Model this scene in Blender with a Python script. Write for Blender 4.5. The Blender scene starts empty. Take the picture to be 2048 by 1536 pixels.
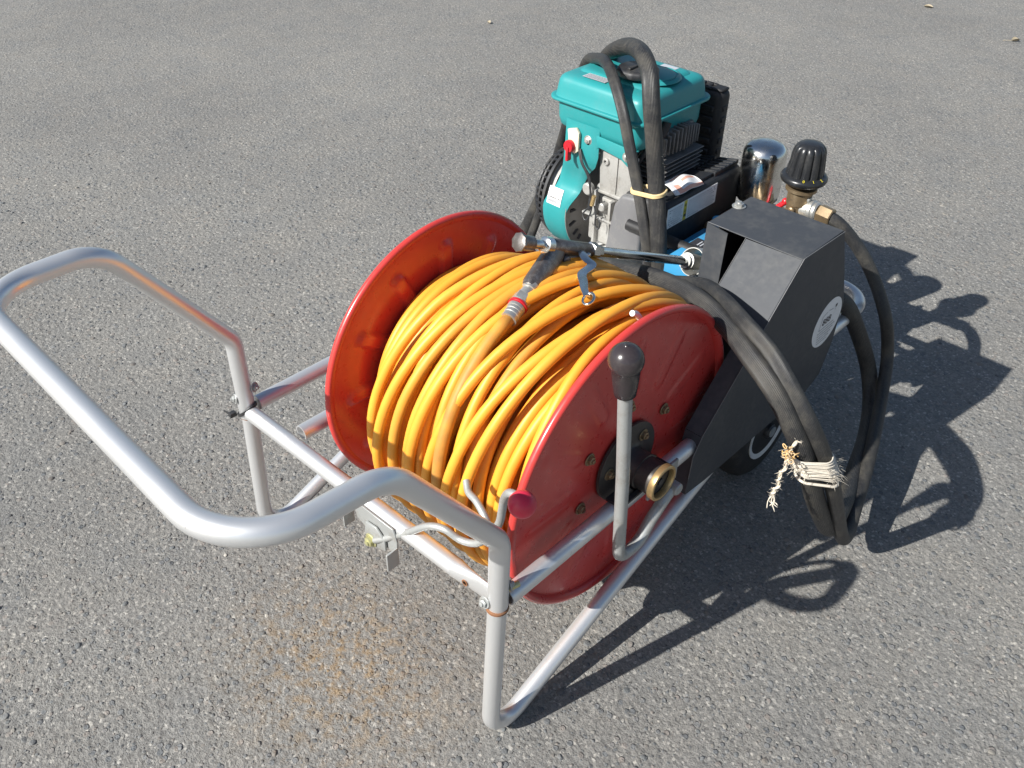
import bpy, bmesh, math, random
import numpy as np
from mathutils import Vector, Matrix
rng = np.random.default_rng(7); random.seed(7)
SC = bpy.context.scene; COL = SC.collection
PI = math.pi; R = math.radians

# ------------------------------------------------------------------ camera, sky, sun, exposure
cd = bpy.data.cameras.new('camera'); cam = bpy.data.objects.new('camera', cd); COL.objects.link(cam)
cam.location = (0.80168, -0.50710, 1.24628)
cam.rotation_euler = (R(51.6576), R(-0.4052), R(44.0752))
cd.sensor_width = 36; cd.sensor_fit = 'HORIZONTAL'; cd.lens = 30.808; cd.clip_start = 0.02; cd.clip_end = 500
SC.camera = cam
SUN_D = Vector((0.374, 1.272, -1.0)).normalized()          # the way the sunlight travels
sd = bpy.data.lights.new('sun', 'SUN'); sun = bpy.data.objects.new('sun', sd); COL.objects.link(sun)
sun.rotation_euler = SUN_D.to_track_quat('-Z', 'Y').to_euler(); sun.location = (-2, -6, 5)
sd.energy = 5.0; sd.angle = R(0.53); sd.color = (1.0, 0.975, 0.925)
w = bpy.data.worlds.new('World'); SC.world = w; w.use_nodes = True
nt = w.node_tree; sky = nt.nodes.new('ShaderNodeTexSky'); sky.sky_type = 'NISHITA'; sky.sun_disc = False
sky.sun_elevation = math.asin(-SUN_D.z); sky.sun_rotation = math.atan2(-SUN_D.x, -SUN_D.y) % (2*PI)
bg = nt.nodes['Background']; bg.inputs['Strength'].default_value = 0.066
nt.links.new(sky.outputs[0], bg.inputs[0])
SC.view_settings.view_transform = 'Standard'; SC.view_settings.look = 'None'
SC.view_settings.exposure = 0.66; SC.view_settings.gamma = 1.0
SC.cycles.max_bounces = 8

# ------------------------------------------------------------------ material helpers
class NT:
    def __init__(s, name):
        s.m = bpy.data.materials.new(name); s.m.use_nodes = True; s.t = s.m.node_tree
        s.b = s.t.nodes['Principled BSDF']
    def n(s, typ, **kw):
        nd = s.t.nodes.new(typ)
        for k, v in kw.items():
            if k in nd.inputs: nd.inputs[k].default_value = v
            else: setattr(nd, k, v)
        return nd
    def l(s, a, b): s.t.links.new(a, b)
    def set(s, **kw):
        for k, v in kw.items(): s.b.inputs[k.replace('_', ' ')].default_value = v
    def coord(s, out='Object'): return s.n('ShaderNodeTexCoord').outputs[out]
    def ramp(s, fac, stops, interp='LINEAR'):
        r = s.n('ShaderNodeValToRGB'); r.color_ramp.interpolation = interp
        e = r.color_ramp.elements
        while len(e) < len(stops): e.new(0.5)
        for i, (p, c) in enumerate(stops):
            e[i].position = p; e[i].color = (c, c, c, 1) if isinstance(c, (int, float)) else (*c, 1)
        s.l(fac, r.inputs[0]); return r.outputs[0]
    def mix(s, fac, a, b, bt='MIX'):
        m = s.n('ShaderNodeMix', data_type='RGBA', blend_type=bt)
        for sock, v in ((m.inputs[0], fac), (m.inputs[6], a), (m.inputs[7], b)):
            if hasattr(v, 'links'): s.l(v, sock)
            elif isinstance(v, (int, float)): sock.default_value = v
            else: sock.default_value = (*v, 1)
        return m.outputs[2]
    def math(s, op, a, b=0.0):
        m = s.n('ShaderNodeMath', operation=op)
        for sock, v in ((m.inputs[0], a), (m.inputs[1], b)):
            if hasattr(v, 'links'): s.l(v, sock)
            else: sock.default_value = v
        return m.outputs[0]
    def noise(s, vec, scale, detail=4, rough=0.55):
        n = s.n('ShaderNodeTexNoise'); n.inputs['Scale'].default_value = scale
        n.inputs['Detail'].default_value = detail; n.inputs['Roughness'].default_value = rough
        s.l(vec, n.inputs['Vector']); return n.outputs['Fac']
    def bump(s, h, strength=0.2, dist=0.001, prev=None):
        b = s.n('ShaderNodeBump'); b.inputs['Strength'].default_value = strength
        b.inputs['Distance'].default_value = dist; s.l(h, b.inputs['Height'])
        if prev is not None: s.l(prev, b.inputs['Normal'])
        return b.outputs[0]
    def done(s, col=None, rough=None, nrm=None, metal=None):
        if col is not None: s.l(col, s.b.inputs['Base Color'])
        if rough is not None: s.l(rough, s.b.inputs['Roughness'])
        if nrm is not None: s.l(nrm, s.b.inputs['Normal'])
        if metal is not None: s.l(metal, s.b.inputs['Metallic'])
        return s.m

def surf(name, base, rough=0.5, metal=0.0, dirt=(0.12, 0.10, 0.08), dirt_amt=0.25, scale=30, grain=0.0, coat=0.0, rvar=0.12, spec=0.5):
    """painted or cast surface with uneven gloss, dust blotches and optional grain relief"""
    t = NT(name); co = t.coord(); t.set(Metallic=metal, Specular_IOR_Level=spec)
    if coat: t.set(Coat_Weight=coat, Coat_Roughness=0.12)
    n1 = t.noise(co, scale, 5); n2 = t.noise(co, scale*6, 3)
    f = t.ramp(t.math('MULTIPLY', n1, t.math('ADD', n2, 0.45)), [(0.45, 0.0), (0.75, dirt_amt)])
    col = t.mix(f, base, dirt)
    rr = t.math('ADD', t.math('MULTIPLY', n1, rvar*2), rough - rvar)
    nrm = t.bump(t.noise(co, 700, 2), grain, 0.0006) if grain else None
    return t.done(col, rr, nrm)

M = {}
M['silver'] = None
t = NT('silver_painted_tube'); co = t.coord()
n1 = t.noise(co, 9, 4); n2 = t.noise(co, 160, 3); n3 = t.noise(co, 55, 5)
chips = t.ramp(n3, [(0.715, 0.0), (0.735, 1.0)])
col = t.mix(t.ramp(n1, [(0.4, 0.0), (0.8, 0.35)]), (0.75, 0.755, 0.755), (0.64, 0.63, 0.615))
col = t.mix(t.math('MULTIPLY', chips, t.ramp(t.noise(co, 6, 2), [(0.5, 0), (0.6, 0.9)])), col, (0.11, 0.07, 0.045))
t.set(Metallic=0.70)
M['silver'] = t.done(col, t.ramp(n1, [(0.3, 0.34), (0.7, 0.44)]), t.bump(n2, 0.015, 0.0005))
t = NT('red_gloss_paint'); co = t.coord()
n1 = t.noise(co, 12, 5); n2 = t.noise(co, 70, 4)
col = t.mix(t.ramp(n1, [(0.35, 0.0), (0.8, 1.0)]), (0.56, 0.048, 0.041), (0.48, 0.042, 0.037))
col = t.mix(t.ramp(t.math('MULTIPLY', n1, n2), [(0.36, 0.0), (0.5, 0.3)]), col, (0.30, 0.16, 0.12))
t.set(Coat_Weight=0.18, Coat_Roughness=0.14)
M['red'] = t.done(col, t.ramp(n2, [(0.3, 0.24), (0.75, 0.42)]), t.bump(n1, 0.08, 0.002))
t = NT('orange_hose_rubber'); co = t.coord()
at = t.n('ShaderNodeAttribute', attribute_name='dirt').outputs['Fac']
n1 = t.noise(co, 14, 4); n2 = t.noise(co, 420, 3)
col = t.mix(t.ramp(n1, [(0.3, 0.0), (0.75, 1.0)]), (0.80, 0.378, 0.042), (0.73, 0.295, 0.028))
df = t.math('MULTIPLY', at, t.ramp(t.noise(co, 22, 4), [(0.30, 0.35), (0.62, 1.0)]))
col = t.mix(df, col, (0.27, 0.135, 0.045))
t.set(Specular_IOR_Level=0.42)
M['hose'] = t.done(col, t.math('ADD', t.math('MULTIPLY', df, 0.2), 0.46), t.bump(n2, 0.10, 0.0006))
M['teal'] = surf('teal_paint', (0.022, 0.250, 0.258), 0.42, dirt=(0.07, 0.24, 0.25), dirt_amt=0.35, scale=18, grain=0.04)
M['teal_dark'] = M['teal']
M['blackplastic'] = surf('black_plastic', (0.020, 0.021, 0.024), 0.50, dirt=(0.10, 0.095, 0.085), dirt_amt=0.45, scale=25, grain=0.12)
t = NT('black_powder_coat'); co = t.coord()
n1 = t.noise(co, 14, 5); n2 = t.noise(co, 90, 4); mp = t.n('ShaderNodeMapping'); mp.inputs['Scale'].default_value = (28, 260, 260); mp.inputs['Rotation'].default_value = (.5, .35, .6); t.l(co, mp.inputs['Vector'])
scr = t.ramp(t.noise(mp.outputs[0], 1.0, 2), [(0.73, 0), (0.76, 1)])
col = t.mix(t.ramp(t.math('MULTIPLY', n1, t.math('ADD', n2, .45)), [(.42, 0), (.72, .5)]), (0.048, 0.052, 0.059), (0.110, 0.110, 0.107))
col = t.mix(t.math('MULTIPLY', scr, t.ramp(n1, [(.45, 0), (.6, .5)])), col, (0.17, 0.165, 0.155))
t.set(Specular_IOR_Level=0.32)
M['guard'] = t.done(col, t.ramp(n1, [(.3, .50), (.7, .66)]), t.bump(t.noise(co, 700, 2), 0.16, 0.0006, t.bump(t.noise(co, 9, 2), .12, .004)))
M['muffler'] = surf('sooty_black_steel', (0.012, 0.012, 0.013), 0.6, dirt=(0.06, 0.05, 0.04), dirt_amt=0.4)
M['cast'] = surf('cast_aluminium', (0.40, 0.395, 0.375), 0.50, metal=0.35, dirt=(0.20, 0.18, 0.15), dirt_amt=0.55, scale=40, grain=0.22)
M['hubsteel'] = surf('oily_dark_steel', (0.050, 0.047, 0.045), 0.42, metal=0.4, dirt=(0.12, 0.10, 0.08), dirt_amt=0.5, scale=40, grain=0.12)
M['castmid'] = surf('weathered_cast_housing', (0.25, 0.24, 0.225), 0.55, metal=0.25, dirt=(0.14, 0.12, 0.10), dirt_amt=0.5, scale=35, grain=0.2)
M['castdark'] = surf('grey_cast_cover', (0.15, 0.15, 0.155), 0.52, metal=0.1, dirt=(0.25, 0.24, 0.22), dirt_amt=0.5, scale=35, grain=0.2)
M['fins'] = surf('dull_cast_fins', (0.20, 0.195, 0.19), 0.6, metal=0.4, dirt=(0.08, 0.07, 0.06), dirt_amt=0.6, scale=40, grain=0.2)
M['blue'] = surf('blue_enamel', (0.045, 0.27, 0.50), 0.40, dirt=(0.10, 0.22, 0.33), dirt_amt=0.4, scale=30, grain=0.05)
M['zinc'] = surf('zinc_plated_steel', (0.55, 0.55, 0.52), 0.42, metal=0.75, dirt=(0.30, 0.26, 0.20), dirt_amt=0.5, scale=60)
M['zincgrey'] = surf('dull_galvanised_steel', (0.40, 0.41, 0.40), 0.5, metal=0.45, dirt=(0.25, 0.22, 0.18), dirt_amt=0.5, scale=50, grain=0.1)
M['yellowzinc'] = surf('yellow_zinc_bolt', (0.55, 0.53, 0.28), 0.42, metal=0.6, dirt=(0.30, 0.26, 0.14), dirt_amt=0.5, scale=60)
M['brass'] = surf('tarnished_brass', (0.58, 0.42, 0.20), 0.38, metal=0.8, dirt=(0.22, 0.15, 0.08), dirt_amt=0.5, scale=60)
M['bronze'] = surf('dark_brass_fitting', (0.30, 0.22, 0.13), 0.45, metal=0.7, dirt=(0.10, 0.08, 0.06), dirt_amt=0.6, scale=60)
t = NT('polished_chrome'); co = t.coord(); t.set(Metallic=1.0)
n1 = t.noise(co, 45, 5)
M['chrome'] = t.done(t.mix(t.ramp(n1, [(0.50, 0), (0.72, 0.55)]), (0.66, 0.66, 0.64), (0.38, 0.36, 0.31)), t.ramp(n1, [(0.35, 0.13), (0.75, 0.38)]), t.bump(t.noise(co, 20, 2), 0.05, 0.003))
M['worn'] = surf('worn_chrome_grip', (0.17, 0.15, 0.14), 0.36, metal=0.75, dirt=(0.42, 0.40, 0.38), dirt_amt=0.6, scale=90, grain=0.2)
t = NT('ribbed_black_hose'); co = t.coord(); uv = t.coord('UV')
sx = t.n('ShaderNodeSeparateXYZ'); t.l(uv, sx.inputs[0])
lines = t.math('SINE', t.math('MULTIPLY', sx.outputs[1], 2*PI*38))
d1 = t.noise(co, 22, 5, 0.65); d2 = t.noise(co, 260, 3)
col = t.mix(t.ramp(d1, [(0.46, 0.0), (0.75, 0.55)]), (0.021, 0.021, 0.022), (0.115, 0.104, 0.082))
col = t.mix(t.math('MULTIPLY', t.ramp(lines, [(0.3, 0), (0.9, 0.30)]), t.ramp(d2, [(0.4, 0), (0.7, 1)])), col, (0.20, 0.19, 0.165))
M['blackhose'] = t.done(col, t.ramp(d1, [(0.3, 0.34), (0.7, 0.58)]), t.bump(lines, 0.55, 0.0006, t.bump(d2, 0.15, 0.0006)))
M['tyre'] = surf('black_tyre_rubber', (0.018, 0.018, 0.018), 0.75, dirt=(0.08, 0.07, 0.06), dirt_amt=0.5, scale=40, grain=0.25)
M['white'] = surf('white_paint', (0.72, 0.72, 0.70), 0.45, dirt=(0.40, 0.37, 0.32), dirt_amt=0.4, scale=40)
M['label'] = surf('white_label_film', (0.78, 0.78, 0.78), 0.35, dirt=(0.55, 0.53, 0.50), dirt_amt=0.3, scale=40)
M['labelgrey'] = surf('silver_label_film', (0.55, 0.57, 0.60), 0.35, metal=0.2, dirt=(0.40, 0.40, 0.40), dirt_amt=0.3, scale=40)
M['ink'] = surf('black_ink', (0.03, 0.03, 0.035), 0.5, dirt_amt=0.0)
M['inkgrey'] = surf('grey_ink', (0.24, 0.25, 0.27), 0.5, dirt_amt=0.0)
M['inkred'] = surf('red_ink', (0.62, 0.08, 0.04), 0.5, dirt_amt=0.0)
M['inkpink'] = surf('salmon_print', (0.76, 0.40, 0.30), 0.5, dirt_amt=0.1)
M['labelyellow'] = surf('yellow_label_film', (0.70, 0.58, 0.04), 0.4, dirt_amt=0.15)
M['cream'] = surf('cream_plastic', (0.72, 0.62, 0.47), 0.5, dirt=(0.4, 0.33, 0.25), dirt_amt=0.3, scale=40)
M['band'] = surf('cream_rubber', (0.66, 0.50, 0.25), 0.55, dirt=(0.5, 0.4, 0.25), dirt_amt=0.4, scale=60)
M['redplastic'] = surf('red_plastic', (0.50, 0.012, 0.022), 0.30, dirt=(0.35, 0.05, 0.05), dirt_amt=0.3, scale=40)
M['pinkred'] = surf('red_rubber_ball', (0.62, 0.022, 0.060), 0.33, dirt=(0.45, 0.08, 0.08), dirt_amt=0.35, scale=60, grain=0.05)
M['blackknob'] = surf('black_knob_plastic', (0.018, 0.019, 0.021), 0.30, dirt=(0.07, 0.068, 0.065), dirt_amt=0.45, scale=40, rvar=0.08)
M['knob'] = surf('dark_bakelite', (0.035, 0.028, 0.030), 0.24, dirt=(0.09, 0.08, 0.075), dirt_amt=0.3, scale=40, rvar=0.05)
t = NT('hemp_twine'); co = t.coord(); at = t.n('ShaderNodeAttribute', attribute_name='dirt').outputs['Fac']
col = t.mix(t.noise(co, 300, 3), (0.74, 0.69, 0.60), (0.55, 0.48, 0.38)); col = t.mix(at, col, (0.58, 0.34, 0.10))
M['twine'] = t.done(col); t.set(Roughness=0.9)
M['leaf'] = surf('dry_leaf', (0.36, 0.31, 0.22), 0.7, dirt=(0.25, 0.18, 0.1), dirt_amt=0.5, scale=60)
M['rust'] = surf('rust', (0.22, 0.095, 0.04), 0.8, dirt_amt=0.4, scale=80, grain=0.3)

# asphalt ------------------------------------------------------------
def asphalt(name, stone=False):
    t = NT(name); co = t.coord('Object') if not stone else t.n('ShaderNodeNewGeometry').outputs['Position']
    big = t.noise(co, 1.1, 4); mid = t.noise(co, 7, 5); fine = t.noise(co, 330, 4, 0.7); grit = t.noise(co, 900, 2, 0.6)
    base = t.ramp(fine, [(0.26, (0.114, 0.111, 0.105)), (0.5, (0.206, 0.200, 0.189)), (0.74, (0.330, 0.320, 0.299))])
    # matrix of small chips, each chip with a tone of its own
    v = t.n('ShaderNodeTexVoronoi', feature='F1'); v.inputs['Scale'].default_value = 240; t.l(co, v.inputs['Vector'])
    sx = t.n('ShaderNodeSeparateColor'); t.l(v.outputs['Color'], sx.inputs[0])
    chip = t.ramp(sx.outputs[0], [(0.0, (0.132, 0.129, 0.123)), (0.35, (0.188, 0.185, 0.178)), (0.7, (0.242, 0.238, 0.228)), (0.93, (0.30, 0.290, 0.272)), (0.972, (0.52, 0.50, 0.46))])
    base = t.mix(0.55, base, chip)
    v2 = t.n('ShaderNodeTexVoronoi', feature='F1'); v2.inputs['Scale'].default_value = 85; v2.inputs['Randomness'].default_value = 1; t.l(co, v2.inputs['Vector'])
    s2 = t.n('ShaderNodeSeparateColor'); t.l(v2.outputs['Color'], s2.inputs[0])
    stonec = t.ramp(s2.outputs[1], [(0.0, (0.135, 0.145, 0.155)), (0.5, (0.20, 0.205, 0.21)), (0.8, (0.24, 0.215, 0.195)), (1.0, (0.30, 0.27, 0.25))])
    isst = t.math('MULTIPLY', t.ramp(s2.outputs[0], [(0.72, 0), (0.74, 1)]), t.ramp(v2.outputs['Distance'], [(0.36, 1), (0.46, 0)]))
    if not stone: base = t.mix(t.math('MULTIPLY', isst, 0.85), base, stonec)
    else:
        ac = t.n('ShaderNodeAttribute', attribute_name='tone').outputs['Color']
        base = t.mix(0.30, ac, t.mix(1.0, base, ac, 'OVERLAY'))
    # pits
    pits = t.ramp(t.noise(co, 130, 3, 0.5), [(0.67, 0.0), (0.74, 0.75)])
    if not stone: base = t.mix(pits, base, (0.05, 0.048, 0.046))
    base = t.mix(1.0, base, t.ramp(big, [(0.3, (0.90, 0.90, 0.895)), (0.7, (1.10, 1.095, 1.075))]), 'MULTIPLY')
    base = t.mix(1.0, base, t.ramp(mid, [(0.3, (0.93, 0.94, 0.95)), (0.7, (1.05, 1.03, 1.0))]), 'MULTIPLY')
    # rusty stain on the pavement in front of the cart
    sp = t.n('ShaderNodeSeparateXYZ'); t.l(co, sp.inputs[0])
    dx = t.math('ADD', sp.outputs[0], -0.03); dy = t.math('ADD', sp.outputs[1], 0.10)
    rr = t.math('SQRT', t.math('ADD', t.math('MULTIPLY', dx, dx), t.math('MULTIPLY', t.math('MULTIPLY', dy, dy), 1.6)))
    st = t.math('MULTIPLY', t.ramp(rr, [(0.03, 1.0), (0.27, 0.0)]), t.ramp(t.noise(co, 48, 6, 0.7), [(0.46, 0), (0.62, 0.9)]))
    base = t.mix(t.math('MULTIPLY', st, 0.85), base, (0.30, 0.20, 0.095))
    h = t.math('ADD', t.math('MULTIPLY', fine, 0.8), t.math('MULTIPLY', grit, 0.35))
    nrm = t.bump(h, 0.75, 0.0035)
    if not stone:
        h2 = t.math('ADD', t.math('MULTIPLY', isst, 0.7), t.math('SUBTRACT', t.noise(co, 95, 3), t.math('MULTIPLY', pits, 0.8)))
        nrm = t.bump(h2, 0.8, 0.005, nrm)
    t.set(Specular_IOR_Level=0.35)
    return t.done(base, t.ramp(fine, [(0.3, 0.92), (0.75, 0.62)]), nrm)
M['asphalt'] = asphalt('worn_asphalt'); M['stone'] = asphalt('asphalt_stones', True)

# ------------------------------------------------------------------ geometry helpers
W = {}
class MB:
    def __init__(s): s.v = []; s.f = []; s.mi = []; s.uv = {}; s.attr = None
    def add(s, verts, faces, mi=0, uvs=None):
        o = len(s.v); s.v += [tuple(p) for p in verts]
        for i, f in enumerate(faces):
            if uvs is not None: s.uv[len(s.f)] = uvs[i]
            s.f.append(tuple(a + o for a in f)); s.mi.append(mi)
        return s
    def bm(s, b, mi=0, mat=None):
        if mat is not None: bmesh.ops.transform(b, matrix=mat, verts=b.verts)
        b.verts.ensure_lookup_table(); b.verts.index_update()
        s.add([v.co[:] for v in b.verts], [[v.index for v in f.verts] for f in b.faces], mi); b.free(); return s
    def box(s, lo, hi, bev=0.0, seg=2, mi=0, mat=None):
        b = bmesh.new(); bmesh.ops.create_cube(b, size=1.0)
        c = [(l + h)/2 for l, h in zip(lo, hi)]; d = [h - l for l, h in zip(lo, hi)]
        for v in b.verts: v.co = Vector((c[0] + v.co.x*d[0], c[1] + v.co.y*d[1], c[2] + v.co.z*d[2]))
        if bev: bmesh.ops.bevel(b, geom=b.edges[:], offset=bev, segments=seg, profile=0.5, affect='EDGES')
        return s.bm(b, mi, mat)
    def prism(s, poly, axis, a, b_, bev=0.0, seg=2, mi=0, mat=None):
        """poly in the two other axes (in x,y,z order) extruded along axis from a to b_"""
        def P(u, v, k):
            p = [u, v]; p.insert(axis, k); return p
        b = bmesh.new(); n = len(poly)
        A = [b.verts.new(P(u, v, a)) for u, v in poly]; B = [b.verts.new(P(u, v, b_)) for u, v in poly]
        b.faces.new(A); b.faces.new(B[::-1])
        for i in range(n): b.faces.new([A[i], B[i], B[(i+1) % n], A[(i+1) % n]])
        bmesh.ops.recalc_face_normals(b, faces=b.faces)
        if bev: bmesh.ops.bevel(b, geom=b.edges[:], offset=bev, segments=seg, profile=0.5, affect='EDGES')
        return s.bm(b, mi, mat)
    def lathe(s, prof, org, axis, n=32, mi=0, closed=False, rfun=None):
        """prof: list of (r, h) revolved about axis through org"""
        ax = Vector(axis).normalized(); u = ax.orthogonal().normalized(); v = ax.cross(u); org = Vector(org)
        vs = []; fs = []
        for (r, h) in prof:
            for k in range(n):
                a = 2*PI*k/n; rr = r if rfun is None else rfun(r, h, a)
                vs.append(org + ax*h + (u*math.cos(a) + v*math.sin(a))*rr)
        m = len(prof)
        for i in range(m if closed else m - 1):
            j = (i + 1) % m
            for k in range(n):
                fs.append((i*n + k, i*n + (k+1) % n, j*n + (k+1) % n, j*n + k))
        if not closed:
            if prof[0][0] > 1e-6: fs.append(tuple(range(n))[::-1])
            if prof[-1][0] > 1e-6: fs.append(tuple((m-1)*n + k for k in range(n)))
        return s.add(vs, fs, mi)
    def cyl(s, p, q, r, n=20, mi=0, bev=0.0):
        p = Vector(p); q = Vector(q); L = (q - p).length; b = min(bev, r*0.5, L*0.45)
        prof = [(r - b, 0), (r, b), (r, L - b), (r - b, L)] if b else [(r, 0), (r, L)]
        return s.lathe(prof, p, q - p, n, mi)
    def sphere(s, c, r, n=24, mi=0, sc=(1, 1, 1)):
        b = bmesh.new(); bmesh.ops.create_uvsphere(b, u_segments=n, v_segments=n//2, radius=r)
        return s.bm(b, mi, Matrix.Translation(c) @ Matrix.Diagonal((*sc, 1)))
    def tube(s, pts, r, n=18, mi=0, caps=True, radii=None, open_start=0.0, closed=False, squash=None):
        P = [Vector(p) for p in pts]; N = len(P); T = []
        for i in range(N):
            a = P[(i - 1) % N] if (closed or i > 0) else P[i]; b = P[(i + 1) % N] if (closed or i < N - 1) else P[i]
            T.append((b - a).normalized())
        nr = T[0].orthogonal().normalized(); vs = []; fs = []; uvs = []; L = 0.0; LL = []
        for i in range(N):
            if i:
                q = T[i-1].rotation_difference(T[i]); nr = (q @ nr); L += (P[i] - P[i-1]).length
            nr = (nr - T[i]*nr.dot(T[i])).normalized(); bn = T[i].cross(nr); LL.append(L)
            ri = r if radii is None else radii[i]
            for k in range(n):
                a = 2*PI*k/n; vs.append(P[i] + (nr*math.cos(a) + bn*math.sin(a))*ri)
        for i in range(N if closed else N - 1):
            j = (i + 1) % N
            for k in range(n):
                k2 = (k+1) % n
                fs.append((i*n + k, i*n + k2, j*n + k2, j*n + k))
                l2 = LL[j] if j else LL[i] + 0.01
                uvs.append(((LL[i], k/n), (LL[i], (k+1)/n), (l2, (k+1)/n), (l2, k/n)))
        if not closed:
            if open_start:
                base = len(vs); ri = r - 0.0022; p1 = P[0] + T[0]*open_start
                for c, rr in ((P[0], ri), (p1, ri)):
                    for k in range(n):
                        a = 2*PI*k/n; nn = T[0].orthogonal().normalized(); vs.append(c + (nn*math.cos(a) + T[0].cross(nn)*math.sin(a))*rr)
                for k in range(n):
                    k2 = (k+1) % n
                    fs.append((k2, k, base + k, base + k2)); fs.append((base + k2, base + k, base + n + k, base + n + k2))
                fs.append(tuple(base + n + k for k in range(n)))
            elif caps: fs.append(tuple(range(n))[::-1])
            if caps: fs.append(tuple((N-1)*n + k for k in range(n)))
        uvs += [None]*(len(fs) - len(uvs))
        o = len(s.f); s.add(vs, fs, mi)
        for i, u in enumerate(uvs):
            if u: s.uv[o + i] = u
        return s
    def text(s, body, org, xdir, ydir, size, mi=0, depth=0.0003, align='CENTER'):
        """flat print: letters laid on the surface"""
        cu = bpy.data.curves.new('tmp', 'FONT'); cu.body = body; cu.size = size; cu.extrude = depth/2; cu.resolution_u = 2
        cu.align_x = align; cu.align_y = 'CENTER'
        o = bpy.data.objects.new('tmp', cu); COL.objects.link(o)
        bpy.context.view_layer.update()
        me = o.evaluated_get(bpy.context.evaluated_depsgraph_get()).to_mesh()
        X = Vector(xdir).normalized(); Y = Vector(ydir).normalized(); Z = X.cross(Y); org = Vector(org)
        s.add([org + X*v.co.x + Y*v.co.y + Z*v.co.z for v in me.vertices], [tuple(p.vertices) for p in me.polygons], mi)
        o.evaluated_get(bpy.context.evaluated_depsgraph_get()).to_mesh_clear()
        bpy.data.objects.remove(o); bpy.data.curves.remove(cu); return s
    def rect(s, org, xdir, ydir, wdt, hgt, mi=0, z=0.0):
        X = Vector(xdir).normalized(); Y = Vector(ydir).normalized(); Z = X.cross(Y); o = Vector(org) + Z*z
        return s.add([o - X*wdt/2 - Y*hgt/2, o + X*wdt/2 - Y*hgt/2, o + X*wdt/2 + Y*hgt/2, o - X*wdt/2 + Y*hgt/2], [(0, 1, 2, 3)], mi)
    def mesh(s, name, mats, smooth=True, angle=38, org=None):
        me = bpy.data.meshes.new(name); A = np.array(s.v, float)
        org = (A.min(0) + A.max(0))/2 if org is None else np.array(org, float)
        me.from_pydata((A - org).tolist(), [], s.f)
        for m in mats: me.materials.append(m)
        me.polygons.foreach_set('material_index', s.mi)
        if s.uv:
            ul = me.uv_layers.new(name='UVMap')
            for pi, u in s.uv.items():
                st = me.polygons[pi].loop_start
                for q, c in enumerate(u): ul.data[st + q].uv = c
        if s.attr is not None:
            a = me.attributes.new('dirt', 'FLOAT', 'POINT'); a.data.foreach_set('value', np.array(s.attr, np.float32))
        if smooth:
            me.shade_smooth()
            if angle < 180: me.set_sharp_from_angle(angle=R(angle))
        me.validate(); return me, Vector(org)

def place(o, parent, mw):
    if parent is not None:
        o.parent = parent; o.matrix_parent_inverse = W[parent.name].inverted()
    o.matrix_basis = mw; W[o.name] = mw.copy(); COL.objects.link(o); return o
def obj(name, mb, mats, parent=None, smooth=True, angle=38, org=None, **props):
    if not isinstance(mats, (list, tuple)): mats = [mats]
    me, c = mb.mesh(name, mats, smooth, angle, org); o = bpy.data.objects.new(name, me)
    place(o, parent, Matrix.Translation(c))
    for k, v in props.items(): o[k] = v
    return o
def empty(name, loc, **props):
    o = bpy.data.objects.new(name, None); o.empty_display_size = 0.1
    place(o, None, Matrix.Translation(loc))
    for k, v in props.items(): o[k] = v
    return o
def copies(proto_mb, name, mats, parent, mats_world, angle=38):
    """alike pieces sharing one mesh"""
    if not isinstance(mats, (list, tuple)): mats = [mats]
    me, c = proto_mb.mesh(name, mats, True, angle, (0, 0, 0)); out = []
    for mw in mats_world:
        o = bpy.data.objects.new(name, me); place(o, parent, mw); out.append(o)
    return out
def frame(org, zdir, xdir=None):
    Z = Vector(zdir).normalized(); X = Vector(xdir) if xdir else Z.orthogonal(); X = (X - Z*X.dot(Z)).normalized(); Y = Z.cross(X)
    m = Matrix((X, Y, Z)).transposed().to_4x4(); m.translation = Vector(org); return m
def fillet(pts, rad, seg=9):
    P = [Vector(p) for p in pts]; out = [P[0]]
    for i in range(1, len(P) - 1):
        r = rad[i-1] if isinstance(rad, (list, tuple)) else rad
        a = (P[i-1] - P[i]).normalized(); b = (P[i+1] - P[i]).normalized(); th = math.acos(max(-1, min(1, a.dot(b))))
        if r <= 0 or th > PI - 0.02: out.append(P[i]); continue
        d = min(r/math.tan(th/2), (P[i-1] - P[i]).length*0.49 if i > 1 else (P[i-1] - P[i]).length*0.98, (P[i+1] - P[i]).length*(0.49 if i < len(P) - 2 else 0.98))
        r = d*math.tan(th/2); bis = (a + b).normalized(); c = P[i] + bis*(r/math.sin(th/2)); p0 = P[i] + a*d; p1 = P[i] + b*d
        v0 = p0 - c; ang = PI - th; axn = v0.cross(p1 - c).normalized()
        for k in range(seg + 1): out.append(c + Matrix.Rotation(ang*k/seg, 3, axn) @ v0)
    out.append(P[-1]); return out
def spline(pts, n=10):
    P = [Vector(p) for p in pts]; P = [P[0]*2 - P[1]] + P + [P[-1]*2 - P[-2]]; out = []
    for i in range(1, len(P) - 2):
        p0, p1, p2, p3 = P[i-1:i+3]
        t0 = 0; t1 = t0 + (p1 - p0).length**0.5; t2 = t1 + (p2 - p1).length**0.5; t3 = t2 + (p3 - p2).length**0.5
        for k in range(n):
            t_ = t1 + (t2 - t1)*k/n
            A1 = p0*((t1-t_)/(t1-t0)) + p1*((t_-t0)/(t1-t0)); A2 = p1*((t2-t_)/(t2-t1)) + p2*((t_-t1)/(t2-t1)); A3 = p2*((t3-t_)/(t3-t2)) + p3*((t_-t2)/(t3-t2))
            B1 = A1*((t2-t_)/(t2-t0)) + A2*((t_-t0)/(t2-t0)); B2 = A2*((t3-t_)/(t3-t1)) + A3*((t_-t1)/(t3-t1))
            out.append(B1*((t2-t_)/(t2-t1)) + B2*((t_-t1)/(t2-t1)))
    out.append(P[-2]); return out
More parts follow.
